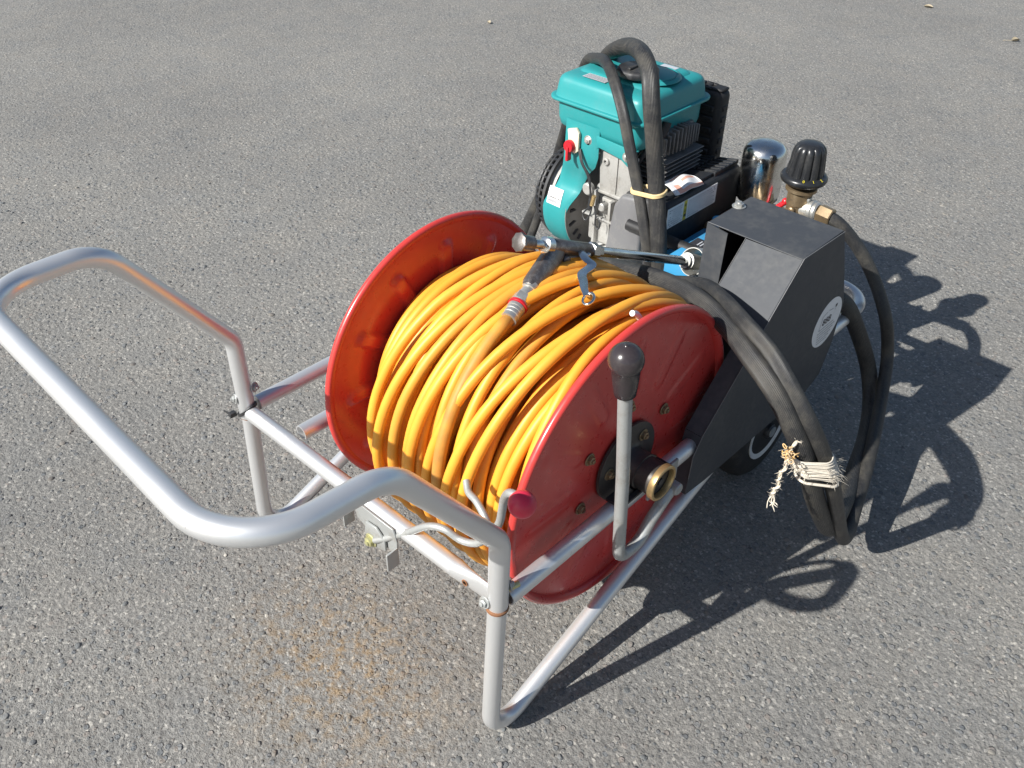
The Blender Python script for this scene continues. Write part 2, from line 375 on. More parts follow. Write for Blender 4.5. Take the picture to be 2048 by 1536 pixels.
def bolt_mb(r=0.006, h=0.005, washer=True):
    m = MB()
    if washer: m.lathe([(r*0.4, 0), (r*1.55, 0), (r*1.6, 0.0012), (r*1.5, 0.0018), (r*0.9, 0.0018)], (0, 0, 0), (0, 0, 1), 18)
    m.lathe([(r*1.0, 0.0015), (r*1.08, 0.002), (r*1.08, h), (r*0.8, h + 0.001), (0.0, h + 0.001)], (0, 0, 0), (0, 0, 1), 6)
    m.lathe([(r*0.55, h), (r*0.55, h + 0.003), (0, h + 0.0034)], (0, 0, 0), (0, 0, 1), 12)
    return m

# ------------------------------------------------------------------ the pavement
GZ = .011                                              # height of the pavement
gm = MB(); gm.add([(-150, -150, GZ), (150, -150, GZ), (150, 150, GZ), (-150, 150, GZ)], [(0, 1, 2, 3)])
obj('ground', gm, M['asphalt'], smooth=False, org=(0, 0, GZ), kind='structure')
def stones():
    """chips of stone standing out of the asphalt near the viewer, joined into one"""
    pts = []; cx, cy = cam.location.x, cam.location.y
    fwd = np.array([-math.sin(R(44.0752)), math.cos(R(44.0752))])
    def scatter(sp, d0, d1, keep, r0, r1):
        ex = np.arange(-2.6, 2.2, sp); ey = np.arange(-1.0, 3.4, sp)
        X, Y = np.meshgrid(ex, ey); X = X.ravel() + rng.uniform(-.5, .5, X.size)*sp; Y = Y.ravel() + rng.uniform(-.5, .5, Y.size)*sp
        f = (X - cx)*fwd[0] + (Y - cy)*fwd[1]; sd_ = (X - cx)*fwd[1] - (Y - cy)*fwd[0]; dd = np.hypot(X - cx, Y - cy)
        k = (f > 0.12) & (np.abs(sd_) < 0.72*f + 0.55) & (dd > d0) & (dd < d1) & (rng.random(X.size) < keep)
        n = k.sum(); r = r0*(r1/r0)**(rng.random(n)**1.7)
        pts.append(np.stack([X[k], Y[k], r], 1))
    scatter(0.019, 0.0, 1.9, 0.30, 0.0028, 0.0074)
    scatter(0.0085, 0.0, 1.5, 0.50, 0.0014, 0.0036)
    scatter(0.030, 1.9, 3.2, 0.35, 0.0045, 0.0085)
    P = np.concatenate(pts); n = len(P); k = 7
    ang = np.arange(k)*2*PI/k
    rings = ((1.0, -0.25), (0.93, 0.35), (0.55, 0.9))
    V = np.zeros((n, 3*k + 1, 3)); asp = rng.uniform(0.62, 1.0, n); rot = rng.uniform(0, 2*PI, n)
    hgt = P[:, 2]*rng.uniform(0.10, 0.34, n)
    tx = rng.normal(0, 0.16, n); ty = rng.normal(0, 0.16, n)
    for q, (rr, hh) in enumerate(rings):
        jit = rng.uniform(0.78, 1.12, (n, k))
        lx = np.cos(ang)[None]*rr*jit*P[:, 2:3]; ly = np.sin(ang)[None]*rr*jit*P[:, 2:3]*asp[:, None]
        x = lx*np.cos(rot)[:, None] - ly*np.sin(rot)[:, None]; y = lx*np.sin(rot)[:, None] + ly*np.cos(rot)[:, None]
        V[:, q*k:(q+1)*k, 0] = P[:, 0:1] + x; V[:, q*k:(q+1)*k, 1] = P[:, 1:2] + y
        V[:, q*k:(q+1)*k, 2] = hgt[:, None]*hh + (x*tx[:, None] + y*ty[:, None])*(hh > 0)
    V[:, 3*k, :2] = P[:, :2]; V[:, 3*k, 2] = hgt
    V[:, :, 2] += GZ
    F = []
    for q in range(2):
        for a in range(k): F.append((q*k + a, q*k + (a+1) % k, (q+1)*k + (a+1) % k, (q+1)*k + a))
    nq = len(F); T = [(2*k + a, 2*k + (a+1) % k, 3*k) for a in range(k)]
    nv = 3*k + 1; off = (np.arange(n)*nv)[:, None, None]
    Q = (np.array(F)[None] + off).reshape(-1, 4); TT = (np.array(T)[None] + off).reshape(-1, 3)
    me = bpy.data.meshes.new('embedded_stones'); me.vertices.add(n*nv); me.vertices.foreach_set('co', V.reshape(-1).astype(np.float32))
    me.loops.add(Q.size + TT.size); me.loops.foreach_set('vertex_index', np.concatenate([Q.ravel(), TT.ravel()]).astype(np.int32))
    me.polygons.add(len(Q) + len(TT))
    ls = np.concatenate([np.arange(len(Q))*4, Q.size + np.arange(len(TT))*3]).astype(np.int32)
    me.polygons.foreach_set('loop_start', ls)
    pal = np.array([(.165, .174, .180), (.19, .198, .204), (.22, .224, .226), (.245, .240, .230), (.26, .248, .228), (.22, .205, .19), (.27, .25, .235), (.31, .30, .28), (.14, .142, .145)])
    pw = np.array([.17, .2, .2, .13, .1, .07, .05, .03, .05]); pw /= pw.sum()
    tone = pal[rng.choice(len(pal), n, p=pw)]*rng.uniform(0.85, 1.2, (n, 1))
    wh = rng.random(n) < 0.005; tone[wh] = (.50, .48, .44)
    a = me.attributes.new('tone', 'FLOAT_COLOR', 'POINT'); c4 = np.ones((n, nv, 4), np.float32); c4[:, :, :3] = tone[:, None]
    a.data.foreach_set('color', c4.ravel())
    me.update(calc_edges=True); me.validate(); me.shade_smooth(); me.materials.append(M['stone'])
    o = bpy.data.objects.new('embedded_stones', me); COL.objects.link(o); o['kind'] = 'stuff'
stones()

# ------------------------------------------------------------------ the sprayer cart
TR = 0.0132
cart = empty('sprayer_cart', (0, 0.45, GZ), label='wheeled power sprayer cart of silver tube with teal engine and red hose reel', category='sprayer cart')
P2r, P3r, P4r = (.294, .0045, .4316), (.294, -.148, .651), (.294, -.318, .666)
P2l, P3l, P4l = (-.294, .0007, .4400), (-.294, -.156, .664), (-.294, -.313, .6635)
m = MB(); m.tube(fillet([(.294, .0, .3085), P2r, P3r, P4r, P4l, P3l, P2l, (-.294, -.003, .288)], [.045, .075, .10, .10, .075, .045], 14), TR + .0006, 24)
handle = obj('handle', m, M['silver'], cart, angle=60)
for x, zt in ((.294, .3085), (-.294, .288)):
    m = MB(); m.tube(fillet([(x, -.001, zt - .001), (x, -.019, .0045), (x, .62, .260), (x, .72, .296)], [.043, .1], 14), TR, 24)
    leg = obj('front_leg', m, M['silver'], cart, angle=60)
    m = MB(); m.lathe([(TR + .0005, -.003), (TR + .0022, -.0015), (TR + .0022, .0015), (TR + .0005, .003)], (x, -.0008, zt), (0, 0, 1), 24)
    obj('weld_seam', m, M['rust'], leg)
# upper frame loop: right rail, rear bar, left rail
m = MB(); m.tube(fillet([(.294, .017, .3125), (.294, 1.045, .309), (-.22, 1.045, .306), (-.22, .78, .304), (-.294, .66, .3025), (-.294, .017, .3030)], [.062, .06, .1, .1], 12), TR, 24, open_start=.05)
obj('frame_rail', m, M['silver'], cart, angle=60)
m = MB(); m.tube([(-.171, .020, .309), (-.171, .3, .309), (-.171, .70, .309)], TR, 24, open_start=.06)
obj('reel_support_rail', m, M['silver'], cart, angle=60)
m = MB(); m.tube([(-.281, -.003, .2985), (-.1, -.002, .306), (.1, -.001, .3145), (.215, 0, .3195)], TR, 24)
bar = obj('cross_bar', m, M['silver'], cart, angle=60)
m = MB()                                             # flattened end of the cross bar, bolted to the leg
vs = []; N = 16; secs = [(.214, .0132, .0132), (.236, .0085, .0155), (.262, .0040, .0180), (.290, .0036, .0180)]
for x, ry, rz in secs:
    zc = .3195 + (x - .215)*.04
    for k in range(N):
        a = 2*PI*k/N; vs.append((x, math.copysign(abs(math.cos(a))**.8, math.cos(a))*ry, zc + math.copysign(abs(math.sin(a))**.8, math.sin(a))*rz))
fs = [(i*N + k, (i+1)*N + k, (i+1)*N + (k+1) % N, i*N + (k+1) % N) for i in range(3) for k in range(N)]; fs.append(tuple(3*N + k for k in range(N)))
m.add(vs, fs); obj('flattened_end', m, M['silver'], bar, angle=60)
m = MB(); m.lathe([(.0035, 0), (.0052, 0), (.0052, .0012), (.0035, .0012)], (.2405, -.0078, .317), (0, -1, 0), 16, closed=True); m.lathe([(.0036, .0002), (0, .0002)], (.2405, -.0078, .317), (0, -1, 0), 16)
obj('drain_hole', m, M['rust'], bar)
m = MB(); m.box((-.19, .690, .2965), (.2805, .715, .306), .002); m.box((-.19, .985, .2965), (.2805, 1.01, .306), .002)
m.box((-.215, .66, .3145), (-.01, 1.03, .3200), .001)
obj('engine_base_plate', m, M['white'], cart)
# bolts at the joints
bm_ = bolt_mb(.0055, .005)
copies(bm_, 'bolt', M['zincgrey'], cart, [frame((.285, -.0145, .322), (0, -1, .25)), frame((-.300, -.0155, .3265), (-.3, -1, .2)), frame((-.283, .0125, .345), (.9, .4, .1)), frame((.3, .0135, .345), (.3, 1, .1))])
m = MB(); m.cyl((.297, .012, .335), (.304, .030, .338), .0045, 10, bev=.001); obj('bolt_nut', m, M['yellowzinc'], cart)

# brake lever with its bracket on the cross bar
m = MB(); YB = -.0165
m.prism([(.010, .318), (.104, .322), (.111, .300), (.108, .272), (.060, .268), (.018, .286)], 1, YB - .0015, YB + .0015, .0006, 1)
m.box((.008, YB - .020, .272), (.0112, YB - .001, .305), .0006, 1); m.box((.109, YB - .022, .256), (.1122, YB - .001, .29), .0006, 1)
obj('brake_bracket', m, M['zincgrey'], cart)
m = MB(); m.prism([(.040, .272), (.046, .300), (.070, .304), (.088, .290), (.088, .268), (.066, .258)], 1, YB - .0065, YB - .0030, .001, 2)
rod = spline([(.066, -.024, .276), (.085, -.018, .290), (.120, -.008, .320), (.168, -.001, .366), (.190, .005, .372), (.212, .013, .362), (.238, .018, .372), (.262, .020, .408), (.277, .020, .438), (.2845, .018, .470), (.294, .012, .500), (.309, .006, .524), (.326, .005, .530)], 8)
m.tube(rod, .0052, 14)
m.tube(spline([(.262, .020, .408), (.248, .024, .424), (.224, .032, .430), (.203, .038, .428), (.190, .047, .432)], 8), .0050, 14)
brake = obj('brake_lever', m, M['zincgrey'], cart)
m = MB(); m.sphere((.329, .005, .521), .0168, 32); obj('ball_knob', m, M['pinkred'], brake)
m = MB()
copies(bolt_mb(.0075, .007), 'pivot_bolt', M['yellowzinc'], brake, [frame((.056, YB - .0068, .268), (0, -1, 0))])

# ------------------------------------------------------------------ hose reel
CY, CZ, RR = .2944, .3546, .2483
XL, XR = -.1239, .2631
def reel_flange(x0, out):
    """pressed steel disc with twelve stamped ribs and a rolled rim; out = +1/-1: side the rim curls to"""
    n = 288; th = np.arange(n)*2*PI/n
    rs = np.concatenate([np.linspace(.034, .225, 40), [.228, .2305, .2325, .235]])
    def emb(r):
        s = np.zeros(n)
        for k in range(12):
            a0 = R(-3 + 30*k); d = (th - a0 + PI) % (2*PI) - PI
            lat = np.abs(r*np.sin(d)); rad = np.maximum(0, np.maximum(r - .198, .128 - r))
            dist = np.where(np.abs(d) < PI/2, np.hypot(lat, rad), 9)
            s = np.maximum(s, np.clip((.0145 - dist)/.0065, 0, 1))
        return s*s*(3 - 2*s)*(.0064 if out < 0 else .0013)
    prof = []
    for r in rs: prof.append((r, emb(r), 0.0))
    z = np.zeros(n)
    for (r, h) in ((.2355, .0035), (.238, .0075), (.2415, .0098), (.2455, .0090), (.2480, .0060), (.2483, .0022), (.2470, -.0012), (.2440, -.0028), (.2400, -.0022), (.2360, -.0012)):
        prof.append((r, z, h*out))
    for r in rs[::-1][1:]: prof.append((r, emb(r) - .0016 , 0.0))
    V = []; 
    for (r, e, h) in prof:
        for k in range(n): V.append((x0 + h + e[k], CY + r*math.cos(th[k]), CZ + r*math.sin(th[k])))
    F = []; mm = len(prof)
    for i in range(mm):
        j = (i + 1) % mm
        for k in range(n): F.append((i*n + k, i*n + (k+1) % n, j*n + (k+1) % n, j*n + k))
    b = MB(); b.add(V, F); return b
m = MB(); m.lathe([(.121, .006), (.121, XR - XL - .008)], (XL, CY, CZ), (1, 0, 0), 48)
m.cyl((-.20, CY, CZ), (.262, CY, CZ), .016, 24)
reel = obj('hose_reel', m, M['red'], cart)
obj('reel_flange', reel_flange(XL, -1), M['red'], reel, angle=50)
fr = obj('reel_flange', reel_flange(XR, 1), M['red'], reel, angle=50)
m = MB(); m.lathe([(.016, .0), (.066, .0), (.066, .0045), (.063, .0060), (.036, .0060), (.030, .010), (.0285, .012), (.0285, .036), (.0262, .037), (.0262, .062), (.019, .062)], (XR + .0035, CY, CZ), (1, 0, 0), 48)
hub = obj('reel_hub', m, M['hubsteel'], reel)
m = MB(); m.lathe([(.0262, 0), (.0285, 0), (.0290, .001), (.0290, .0090), (.0282, .010), (.0245, .010), (.0240, .009), (.0240, .001)], (XR + .0655, CY, CZ), (1, 0, 0), 48, closed=True)
obj('brass_ring', m, M['brass'], reel)
m = MB(); m.lathe([(.0245, -.004), (.0245, .0002), (.006, .0002), (.006, .005), (0, .006)], (XR + .0655, CY, CZ), (1, 0, 0), 32)
obj('hub_plug', m, M['blackplastic'], reel)
bl = []
for a, r, xo in ((146.6, .100, .0012), (-161.5, .102, .0012), (90, .101, .0012), (25, .101, .0012), (-35, .1, .0012), (-100, .1, .0012), (172, .046, .0096), (48, .046, .0096), (-70, .046, .0096)):
    bl.append(frame((XR + xo, CY + r*math.cos(R(a)), CZ + r*math.sin(R(a))), (1, 0, 0)))
copies(bolt_mb(.0062, .006), 'flange_bolt', M['bronze'], reel, bl)
for s, xx in ((1, .294), (-1, -.171)):
    m = MB(); zr = .3115 if s > 0 else .309
    m.box((xx - .0125, CY - .060, zr + TR - .001), (xx + .0165, CY + .065, zr + TR + .0042), .001)
    m.prism([(CY - .036, zr + TR + .004), (CY + .036, zr + TR + .004), (CY + .030, CZ - .012), (CY + .018, CZ - .0265), (CY - .018, CZ - .0265), (CY - .030, CZ - .012)], 0, xx - .009, xx + .009, .001, 1)
    obj('bearing_block', m, M['blackplastic'], cart)
m = MB(); m.tube(spline([(.249, .318, .586), (.2475, .310, .597), (.2475, .300, .603)], 5), .0042, 10); obj('tie_end', m, M['white'], reel)
# clutch lever with dark knob, pivoted on the right rail
m = MB(); LX = .330
lv = fillet([(LX, .330, .3130), (LX, .285, .278), (LX, .262, .250), (LX, .213, .253), (LX, .1995, .433), (LX, .1830, .588)], [.05, .04, .022, .2], 8)
m.tube(lv, .0093, 20); lever = obj('clutch_lever', m, M['zincgrey'], cart, angle=60)
m = MB(); ax = Vector((0, -.0156, .155)).normalized(); o = Vector((LX, .1835, .580))
kp = [(.0125, 0), (.0138, .0012), (.0150, .012), (.0168, .028)] + [(.0218*math.sin(q), .0545 - .0218*math.cos(q)) for q in np.linspace(.95, 2.98, 16)] + [(.0026, .0765), (.0022, .0775), (0, .0777)]
m.lathe(kp, o, ax, 40)
obj('lever_knob', m, M['knob'], lever, angle=180)
m = MB(); m.cyl((.302, .335, .315), (.3425, .335, .315), .010, 18, bev=.002); m.box((.3075, .300, .295), (.3125, .372, .335), .0015)
m.box((.312, .312, .302), (.319, .35, .330), .002)
obj('lever_pivot', m, M['zincgrey'], cart)

# ------------------------------------------------------------------ engine
EX, EY, EZ = -.281, .893, .372
m = MB()
m.box((-.228, .808, .325), (-.12, .985, .46), .012, 3)
m.lathe([(.03, -.030), (.080, -.030), (.088, -.022), (.088, .0), (.075, .004), (.070, .035), (.045, .040)], (-.205, EY, .392), (1, 0, 0), 40)
m.box((-.232, .800, .335), (-.168, .812, .44), .005, 2); m.box((-.213, .788, .33), (-.206, .80, .455), .002)
m.cyl((-.228, .797, .452), (-.228, .782, .452), .013, 18, bev=.003); m.cyl((-.19, .80, .425), (-.19, .783, .425), .009, 18, bev=.002)
m.box((-.24, .786, .395), (-.15, .796, .4), .0015); m.box((-.175, .788, .36), (-.168, .80, .44), .002)
engine = obj('engine', m, M['cast'], cart)
m = MB(); m.prism([(-.212, .545), (-.118, .548), (-.118, .46), (-.205, .452)], 1, .796, .800, .001); m.box((-.1655, .7935, .455), (-.1635, .7965, .543), .0005)
m.lathe([(.0035, 0), (.0075, 0), (.0075, .004), (.0055, .005), (.0035, .005)], (-.193, .796, .520), (0, -1, 0), 20, closed=True)
m.box((-.205, .79, .452), (-.10, .80, .459), .002)
obj('air_deflector', m, M['cast'], engine)
# fuel tank: lofted rounded rectangles
def rrect(x0, x1, y0, y1, r, n=8):
    out = []
    for cx, cy, a0 in ((x1 - r, y1 - r, 0), (x0 + r, y1 - r, 90), (x0 + r, y0 + r, 180), (x1 - r, y0 + r, 270)):
        for k in range(n + 1): a = R(a0 + 90*k/n); out.append((cx + r*math.cos(a), cy + r*math.sin(a)))
    return out
def loft(mb, levels, box, r0, mi=0, cap0=True, cap1=True):
    x0, x1, y0, y1 = box; vs = []; n = None
    for z, ins in levels:
        rr = rrect(x0 + ins, x1 - ins, y0 + ins, y1 - ins, max(.006, r0 - ins*.6)); n = len(rr); vs += [(x, y, z) for x, y in rr]
    fs = [(i*n + k, i*n + (k+1) % n, (i+1)*n + (k+1) % n, (i+1)*n + k) for i in range(len(levels) - 1) for k in range(n)]
    if cap0: fs.append(tuple(range(n))[::-1])
    if cap1: fs.append(tuple((len(levels) - 1)*n + k for k in range(n)))
    return mb.add(vs, fs, mi)
TB = (-.340, -.098, .772, 1.010)
m = MB()
loft(m, [(.556, .040), (.5585, .026), (.566, .017), (.580, .0135), (.6145, .0125), (.6165, .0125)], TB, .034)
loft(m, [(.6165, .010), (.6168, .001), (.6180, .0), (.6215, .0), (.6226, .001), (.6228, .008), (.626, .0092), (.640, .0112), (.6520, .0135), (.6575, .0160), (.6615, .0205), (.6640, .027), (.6655, .036), (.6664, .058)], TB, .030)
loft(m, [(.6655, .056), (.6690, .060), (.6706, .066), (.6708, .075)], (TB[0] - .02, TB[1] + .02, TB[2] - .004, TB[3] + .02), .05)
m.lathe([(.052, 0), (.050, .004), (.046, .0052), (.044, .0036), (.041, .0036), (.040, .006), (.030, .008)], (-.170, .895, .669), (0, 0, 1), 40)
tank = obj('fuel_tank', m, M['teal'], engine, angle=50)
m = MB(); m.lathe([(.030, 0), (.0385, .001), (.040, .003), (.040, .010), (.0375, .0135), (.034, .0150), (.010, .0165), (0, .0165)], (-.186, .862, .676), (0, 0, 1), 48, rfun=lambda r, h, a: r*(1 + (.018*math.cos(12*a) if .002 < h < .014 else 0)))
m.box((-.190, .832, .691), (-.182, .892, .6965), .002)
obj('fuel_cap', m, M['blackplastic'], engine)
m = MB(); m.prism([(-.243, .572), (-.122, .566), (-.118, .536), (-.133, .531), (-.150, .541), (-.205, .548), (-.212, .540), (-.243, .540)], 1, .7830, .7865, .001)
m.box((-.243, .784, .560), (-.12, .800, .563), .001)
obj('tank_bracket', m, M['teal'], engine)
copies(bolt_mb(.0062, .0055), 'tank_bolt', M['zinc'], engine, [frame((-.2315, .7828, .556), (0, -1, 0)), frame((-.1355, .7828, .550), (0, -1, 0))])
# fan shroud: curved teal sheet from the tank down around the fan
prof = [(.782, .585), (.781, .555), (.781, .525), (.784, .500), (.793, .477)]
for a in np.linspace(144, 290, 26): prof.append((EY + .112*math.cos(R(a)), EZ + .112*math.sin(R(a))))
L0 = [-.292, -.292, -.293, -.297, -.306]; L1 = [-.207, -.206, -.206, -.214, -.236]
nb = len(prof) - 5
for i in range(nb):
    f = min(1, i/6.0); f = f*f*(3 - 2*f); L0.append(-.322*(1-f) - .347*f); L1.append(-.258*(1-f) - .2815*f)
vs = []; fs = []; NC = 8
for side in (0, 1):
    for i, (y, z) in enumerate(prof):
        a = prof[max(0, i-1)]; b = prof[min(len(prof)-1, i+1)]; ty, tz = b[0]-a[0], b[1]-a[1]; l = math.hypot(ty, tz); ny, nz = (tz/l, -ty/l)
        for k in range(NC + 1):
            u = k/NC; x = L0[i]*(1-u) + L1[i]*u; edge = .0035*(max(0, 1 - u*NC/1.2)**2 + max(0, 1 - (1-u)*NC/1.2)**2)
            d = edge + (.002 if side else 0); vs.append((x, y - ny*d, z - nz*d))
n1 = len(prof)*(NC+1)
for i in range(len(prof) - 1):
    for k in range(NC):
        a = i*(NC+1) + k; fs.append((a, a+1, a+NC+2, a+NC+1)); fs.append((n1+a, n1+a+NC+1, n1+a+NC+2, n1+a+1))
    a = i*(NC+1); fs.append((a, a+NC+1, n1+a+NC+1, n1+a)); a += NC; fs.append((a, n1+a, n1+a+NC+1, a+NC+1))
m = MB(); m.add(vs, fs)
shroud = obj('fan_shroud', m, M['teal'], engine, angle=50)
m = MB(); m.lathe([(.02, 0), (.1085, 0), (.1100, .0015), (.1100, .003), (.1075, .0035), (.1060, .0022), (.085, .0022), (.080, .006), (.02, .006)], (EX - .003, EY, EZ), (1, 0, 0), 64)
obj('fan_housing', m, M['castmid'], engine)
for a, rr, ln in ((196, .088, .022), (214, .089, .016), (228, .090, .012), (176, .086, .018)):
    m = MB(); c = Vector((EX - .0004, EY + rr*math.cos(R(a)), EZ + rr*math.sin(R(a)))); dd = Vector((0, math.cos(R(a)), math.sin(R(a))))
    m.tube([c - dd*ln*.5, c, c + dd*ln*.5], .0035, 8); obj('vent_shade_strip', m, M['ink'], engine)  # raised black strips, their colour standing in for shade inside open slots
# recoil starter cage
m = MB(); gx = -.347
m.lathe([(.108, 0), (.108, -.006), (.104, -.010), (.102, -.004), (.100, 0)], (gx, EY, EZ), (1, 0, 0), 56, closed=True)
m.lathe([(.062, -.050), (.066, -.052), (.050, -.060), (0, -.062), (0, -.058), (.048, -.056)], (gx, EY, EZ), (1, 0, 0), 40)
for k in range(44):
    a = 2*PI*k/44
    def q(r, h): return (gx + h, EY + r*math.cos(a), EZ + r*math.sin(a))
    m.tube([q(.104, -.006), q(.100, -.020), q(.092, -.034), q(.080, -.045), q(.062, -.052)], .0024, 5)
for r, h in ((.0985, -.022), (.086, -.040)):
    m.tube([(gx + h, EY + r*math.cos(2*PI*k/48), EZ + r*math.sin(2*PI*k/48)) for k in range(48)], .0032, 6, closed=True)
obj('recoil_starter', m, M['blackplastic'], engine)
m = MB(); m.lathe([(.02, -.028), (.078, -.028), (.090, -.014), (.094, .0), (.094, .01)], (gx, EY, EZ), (1, 0, 0), 40)
obj('flywheel_fan', m, M['cast'], engine)
# engine switch
m = MB(); m.prism([(-.279, .568), (-.258, .575), (-.249, .566), (-.249, .530), (-.258, .522), (-.272, .524)], 1, .7735, .7805, .0015)
sw = obj('switch_plate', m, M['cream'], engine)
m = MB(); m.lathe([(.0122, 0), (.0124, .006), (.0108, .0095), (0, .0105)], (-.2685, .7735, .5365), (0, -1, 0), 28); m.box((-.2715, .7605, .507), (-.2645, .7735, .5375), .0025)
obj('switch_knob', m, M['redplastic'], engine)
# wires hanging at the front
m = MB()
for off in (0, .004):
    m.tube(spline([(-.251 + off, .778, .535), (-.238 + off, .772, .512), (-.220 + off, .774, .486), (-.209, .772, .455 - off), (-.206, .774, .430)], 8), .0019, 7)
m.tube(spline([(-.206, .774, .430), (-.214, .770, .418), (-.222, .768, .404), (-.214, .766, .395), (-.206, .770, .407), (-.203, .772, .425)], 8), .0017, 7)
m.tube(spline([(-.2, .776, .428), (-.192, .772, .410), (-.188, .768, .392), (-.180, .768, .386), (-.178, .770, .400), (-.186, .772, .408)], 8), .0017, 7)
m.tube([(-.2065, .773, .445), (-.2085, .772, .42)], .005, 10)
obj('ignition_wire', m, M['blackplastic'], engine)
m = MB(); m.tube([(-.199, .772, .452), (-.203, .771, .430)], .0045, 10); obj('wire_connector', m, M['brass'], engine)
# finned cylinder head
m = MB(); m.box((-.185, .865, .45), (-.105, .955, .585), .004)
for k in range(7): m.box((-.192, .838, .474 + .0098*k), (-.090 + .0015*k, .966, .4762 + .0098*k), .0008, 1)
for k in range(11):
    y = .850 + .0108*k; zt = .590 - .0011*abs(k - 5)**1.5
    m.box((-.175, y, .542), (-.088 - .0012*abs(k - 5), y + .0030, zt), .0012, 1)
obj('cylinder_head', m, M['fins'], engine)
m = MB(); m.tube(spline([(-.142, .812, .512), (-.132, .82, .535), (-.118, .84, .570), (-.110, .852, .588)], 6), .0062, 12); m.tube([(-.110, .852, .580), (-.106, .858, .600), (-.106, .86, .606)], .0095, 12)
obj('spark_plug_cap', m, M['blackplastic'], engine)
# muffler with slotted guard
m = MB(); MX0, MX1, MY0, MY1 = -.185, -.094, 1.020, 1.066
m.box((MX0, MY0 + .004, .385), (MX1, MY1, .622), .014, 3)
for k in range(9): m.box((MX0 + .01, MY0 - .001, .40 + .0225*k), (MX1 - .012, MY0 + .006, .4125 + .0225*k), .002, 1)
for k in range(9): m.box((MX1 - .005, MY0 + .016, .40 + .0225*k), (MX1 + .002, MY1 - .012, .4125 + .0225*k), .002, 1)
for x0, x1 in ((MX0 + .006, -.150), (-.143, -.132), (-.124, MX1 - .004)): m.box((x0, MY0 + .01, .6195), (x1, MY1 - .008, .6255), .002, 1)
m.box((-.151, MY0 + .032, .6195), (-.123, MY1 - .006, .6255), .002, 1); m.box((-.151, MY0 + .008, .6195), (-.123, MY0 + .018, .6255), .002, 1)
obj('muffler_guard', m, M['muffler'], engine)
# black cover in front of the cylinder (exhaust side)
m = MB()
m.prism([(-.152, .344), (-.138, .458), (-.124, .4800), (-.030, .4980), (-.018, .489), (-.018, .388), (-.03, .370), (-.150, .338)], 1, .766, 1.022, .008, 3)
m.prism([(-.126, .4780), (-.032, .4960), (-.032, .5035), (-.122, .4865)], 1, .775, .935, .002)
for k in range(6):
    y = .940 + .0145*k
    for xa, xb in ((-.124, -.082), (-.076, -.030)):
        za = .4790 + (xa + .13)*.190; zb = .4790 + (xb + .13)*.190
        m.prism([(xa, za - .002), (xb, zb - .002), (xb, zb + .0075), (xa, za + .0070)], 1, y, y + .0085, .001)
m.prism([(-.124, .478), (-.112, .4805), (-.112, .4895), (-.124, .487)], 1, .934, 1.012, .001); m.prism([(-.036, .494), (-.028, .495), (-.028, .5045), (-.036, .5035)], 1, .934, 1.012, .001)
cover = obj('exhaust_cover', m, M['blackplastic'], engine)
m = MB(); m.box((-.0185, .80, .366), (-.012, 1.015, .376), .002); m.box((-.055, .762, .37), (-.014, .80, .395), .006); obj('cover_flange', m, M['blackplastic'], engine)
m = MB(); m.prism([(-.156, .345), (-.141, .458), (-.125, .4825), (-.078, .4905), (-.070, .470), (-.070, .372), (-.085, .352)], 1, .760, .800, .007, 3); obj('crankcase_cover', m, M['castdark'], engine)
# labels on cover, shroud and tank
m = MB(); n3 = Vector((1, 0, 0)); X = Vector((0, 1, 0)); Y = Vector((0, 0, 1)); xo = -.0172
m.box((-.0182, .766, .4465), (xo, .930, .4880), 0, mi=0)
m.box((xo - .0003, .8185, .4468), (xo + .0002, .8285, .4877), 0, mi=2)
m.add([(xo + .0004, .8198, .476), (xo + .0004, .8272, .476), (xo + .0004, .8235, .4835)], [(0, 1, 2)], 1)
m.text('注意', (xo + .0004, .8235, .4615), (0, 0, -1), (0, 1, 0), .0095, 1)
for c0, c1, rows in ((.770, .815, 8), (.833, .926, 8)):
    for r_ in range(rows):
        y = c0 + .001
        while y < c1 - .004:
            l = random.uniform(.002, .006); l = min(l, c1 - y)
            if random.random() > .18: m.box((xo - .0002, y, .4495 + r_*.0046), (xo + .00025, y + l, .4511 + r_*.0046), 0, mi=3)
            y += l + random.uniform(.0008, .002)
obj('warning_label', m, [M['label'], M['ink'], M['labelyellow'], M['inkgrey']], engine, smooth=False)
m = MB(); c = R(178)
def lab(u, v, off):      # position on the shroud's cylinder, v = arc angle in degrees
    a = R(v); return Vector((u, EY + (.1125 + off)*math.cos(a), EZ + (.1125 + off)*math.sin(a)))
def patch(u0, u1, v0, v1, off, mi):
    k = 6; vs = []; 
    for i in range(k + 1):
        v = v0 + (v1 - v0)*i/k; vs += [lab(u0, v, off), lab(u1, v, off)]
    m.add(vs, [(2*i, 2*i + 1, 2*i + 3, 2*i + 2) for i in range(k)], mi)
patch(-.334, -.296, 153, 172, .0008, 0)
u = -.332
for wdt, gap in ((.0022, .001), (.003, .0008), (.0022, .001), (.0024, .0007), (.002, .0012), (.003, .0028), (.003, .0008), (.0026, .001)):
    patch(u + .004, u + .004 + wdt, 163.6, 165.0, .0011, 1); u += wdt + gap
u = -.331
for k in range(11): patch(u, u + .0014, 166.5, 169.5, .0011, 2); u += .0022
for k in range(7): patch(-.326 + .0036*k, -.3238 + .0036*k, 158.5, 160.5, .0011, 3)
obj('shroud_label', m, [M['label'], M['ink'], M['inkgrey'], M['labelgrey']], engine)
m = MB(); o = Vector((-.232, .822, .6668)); zz = Vector((0, -.02, 1)).normalized()
m.rect((-.245, .8195, .6664), (1, 0, 0), (0, 1, 0), .056, .034, 0, .0006)
for k in range(4):
    x = -.270
    while x < -.221:
        l = random.uniform(.003, .008); m.rect((x + l/2, .807 + .0048*k, .6668), (1, 0, 0), (0, 1, 0), l, .0022, 1, .0006); x += l + .0016
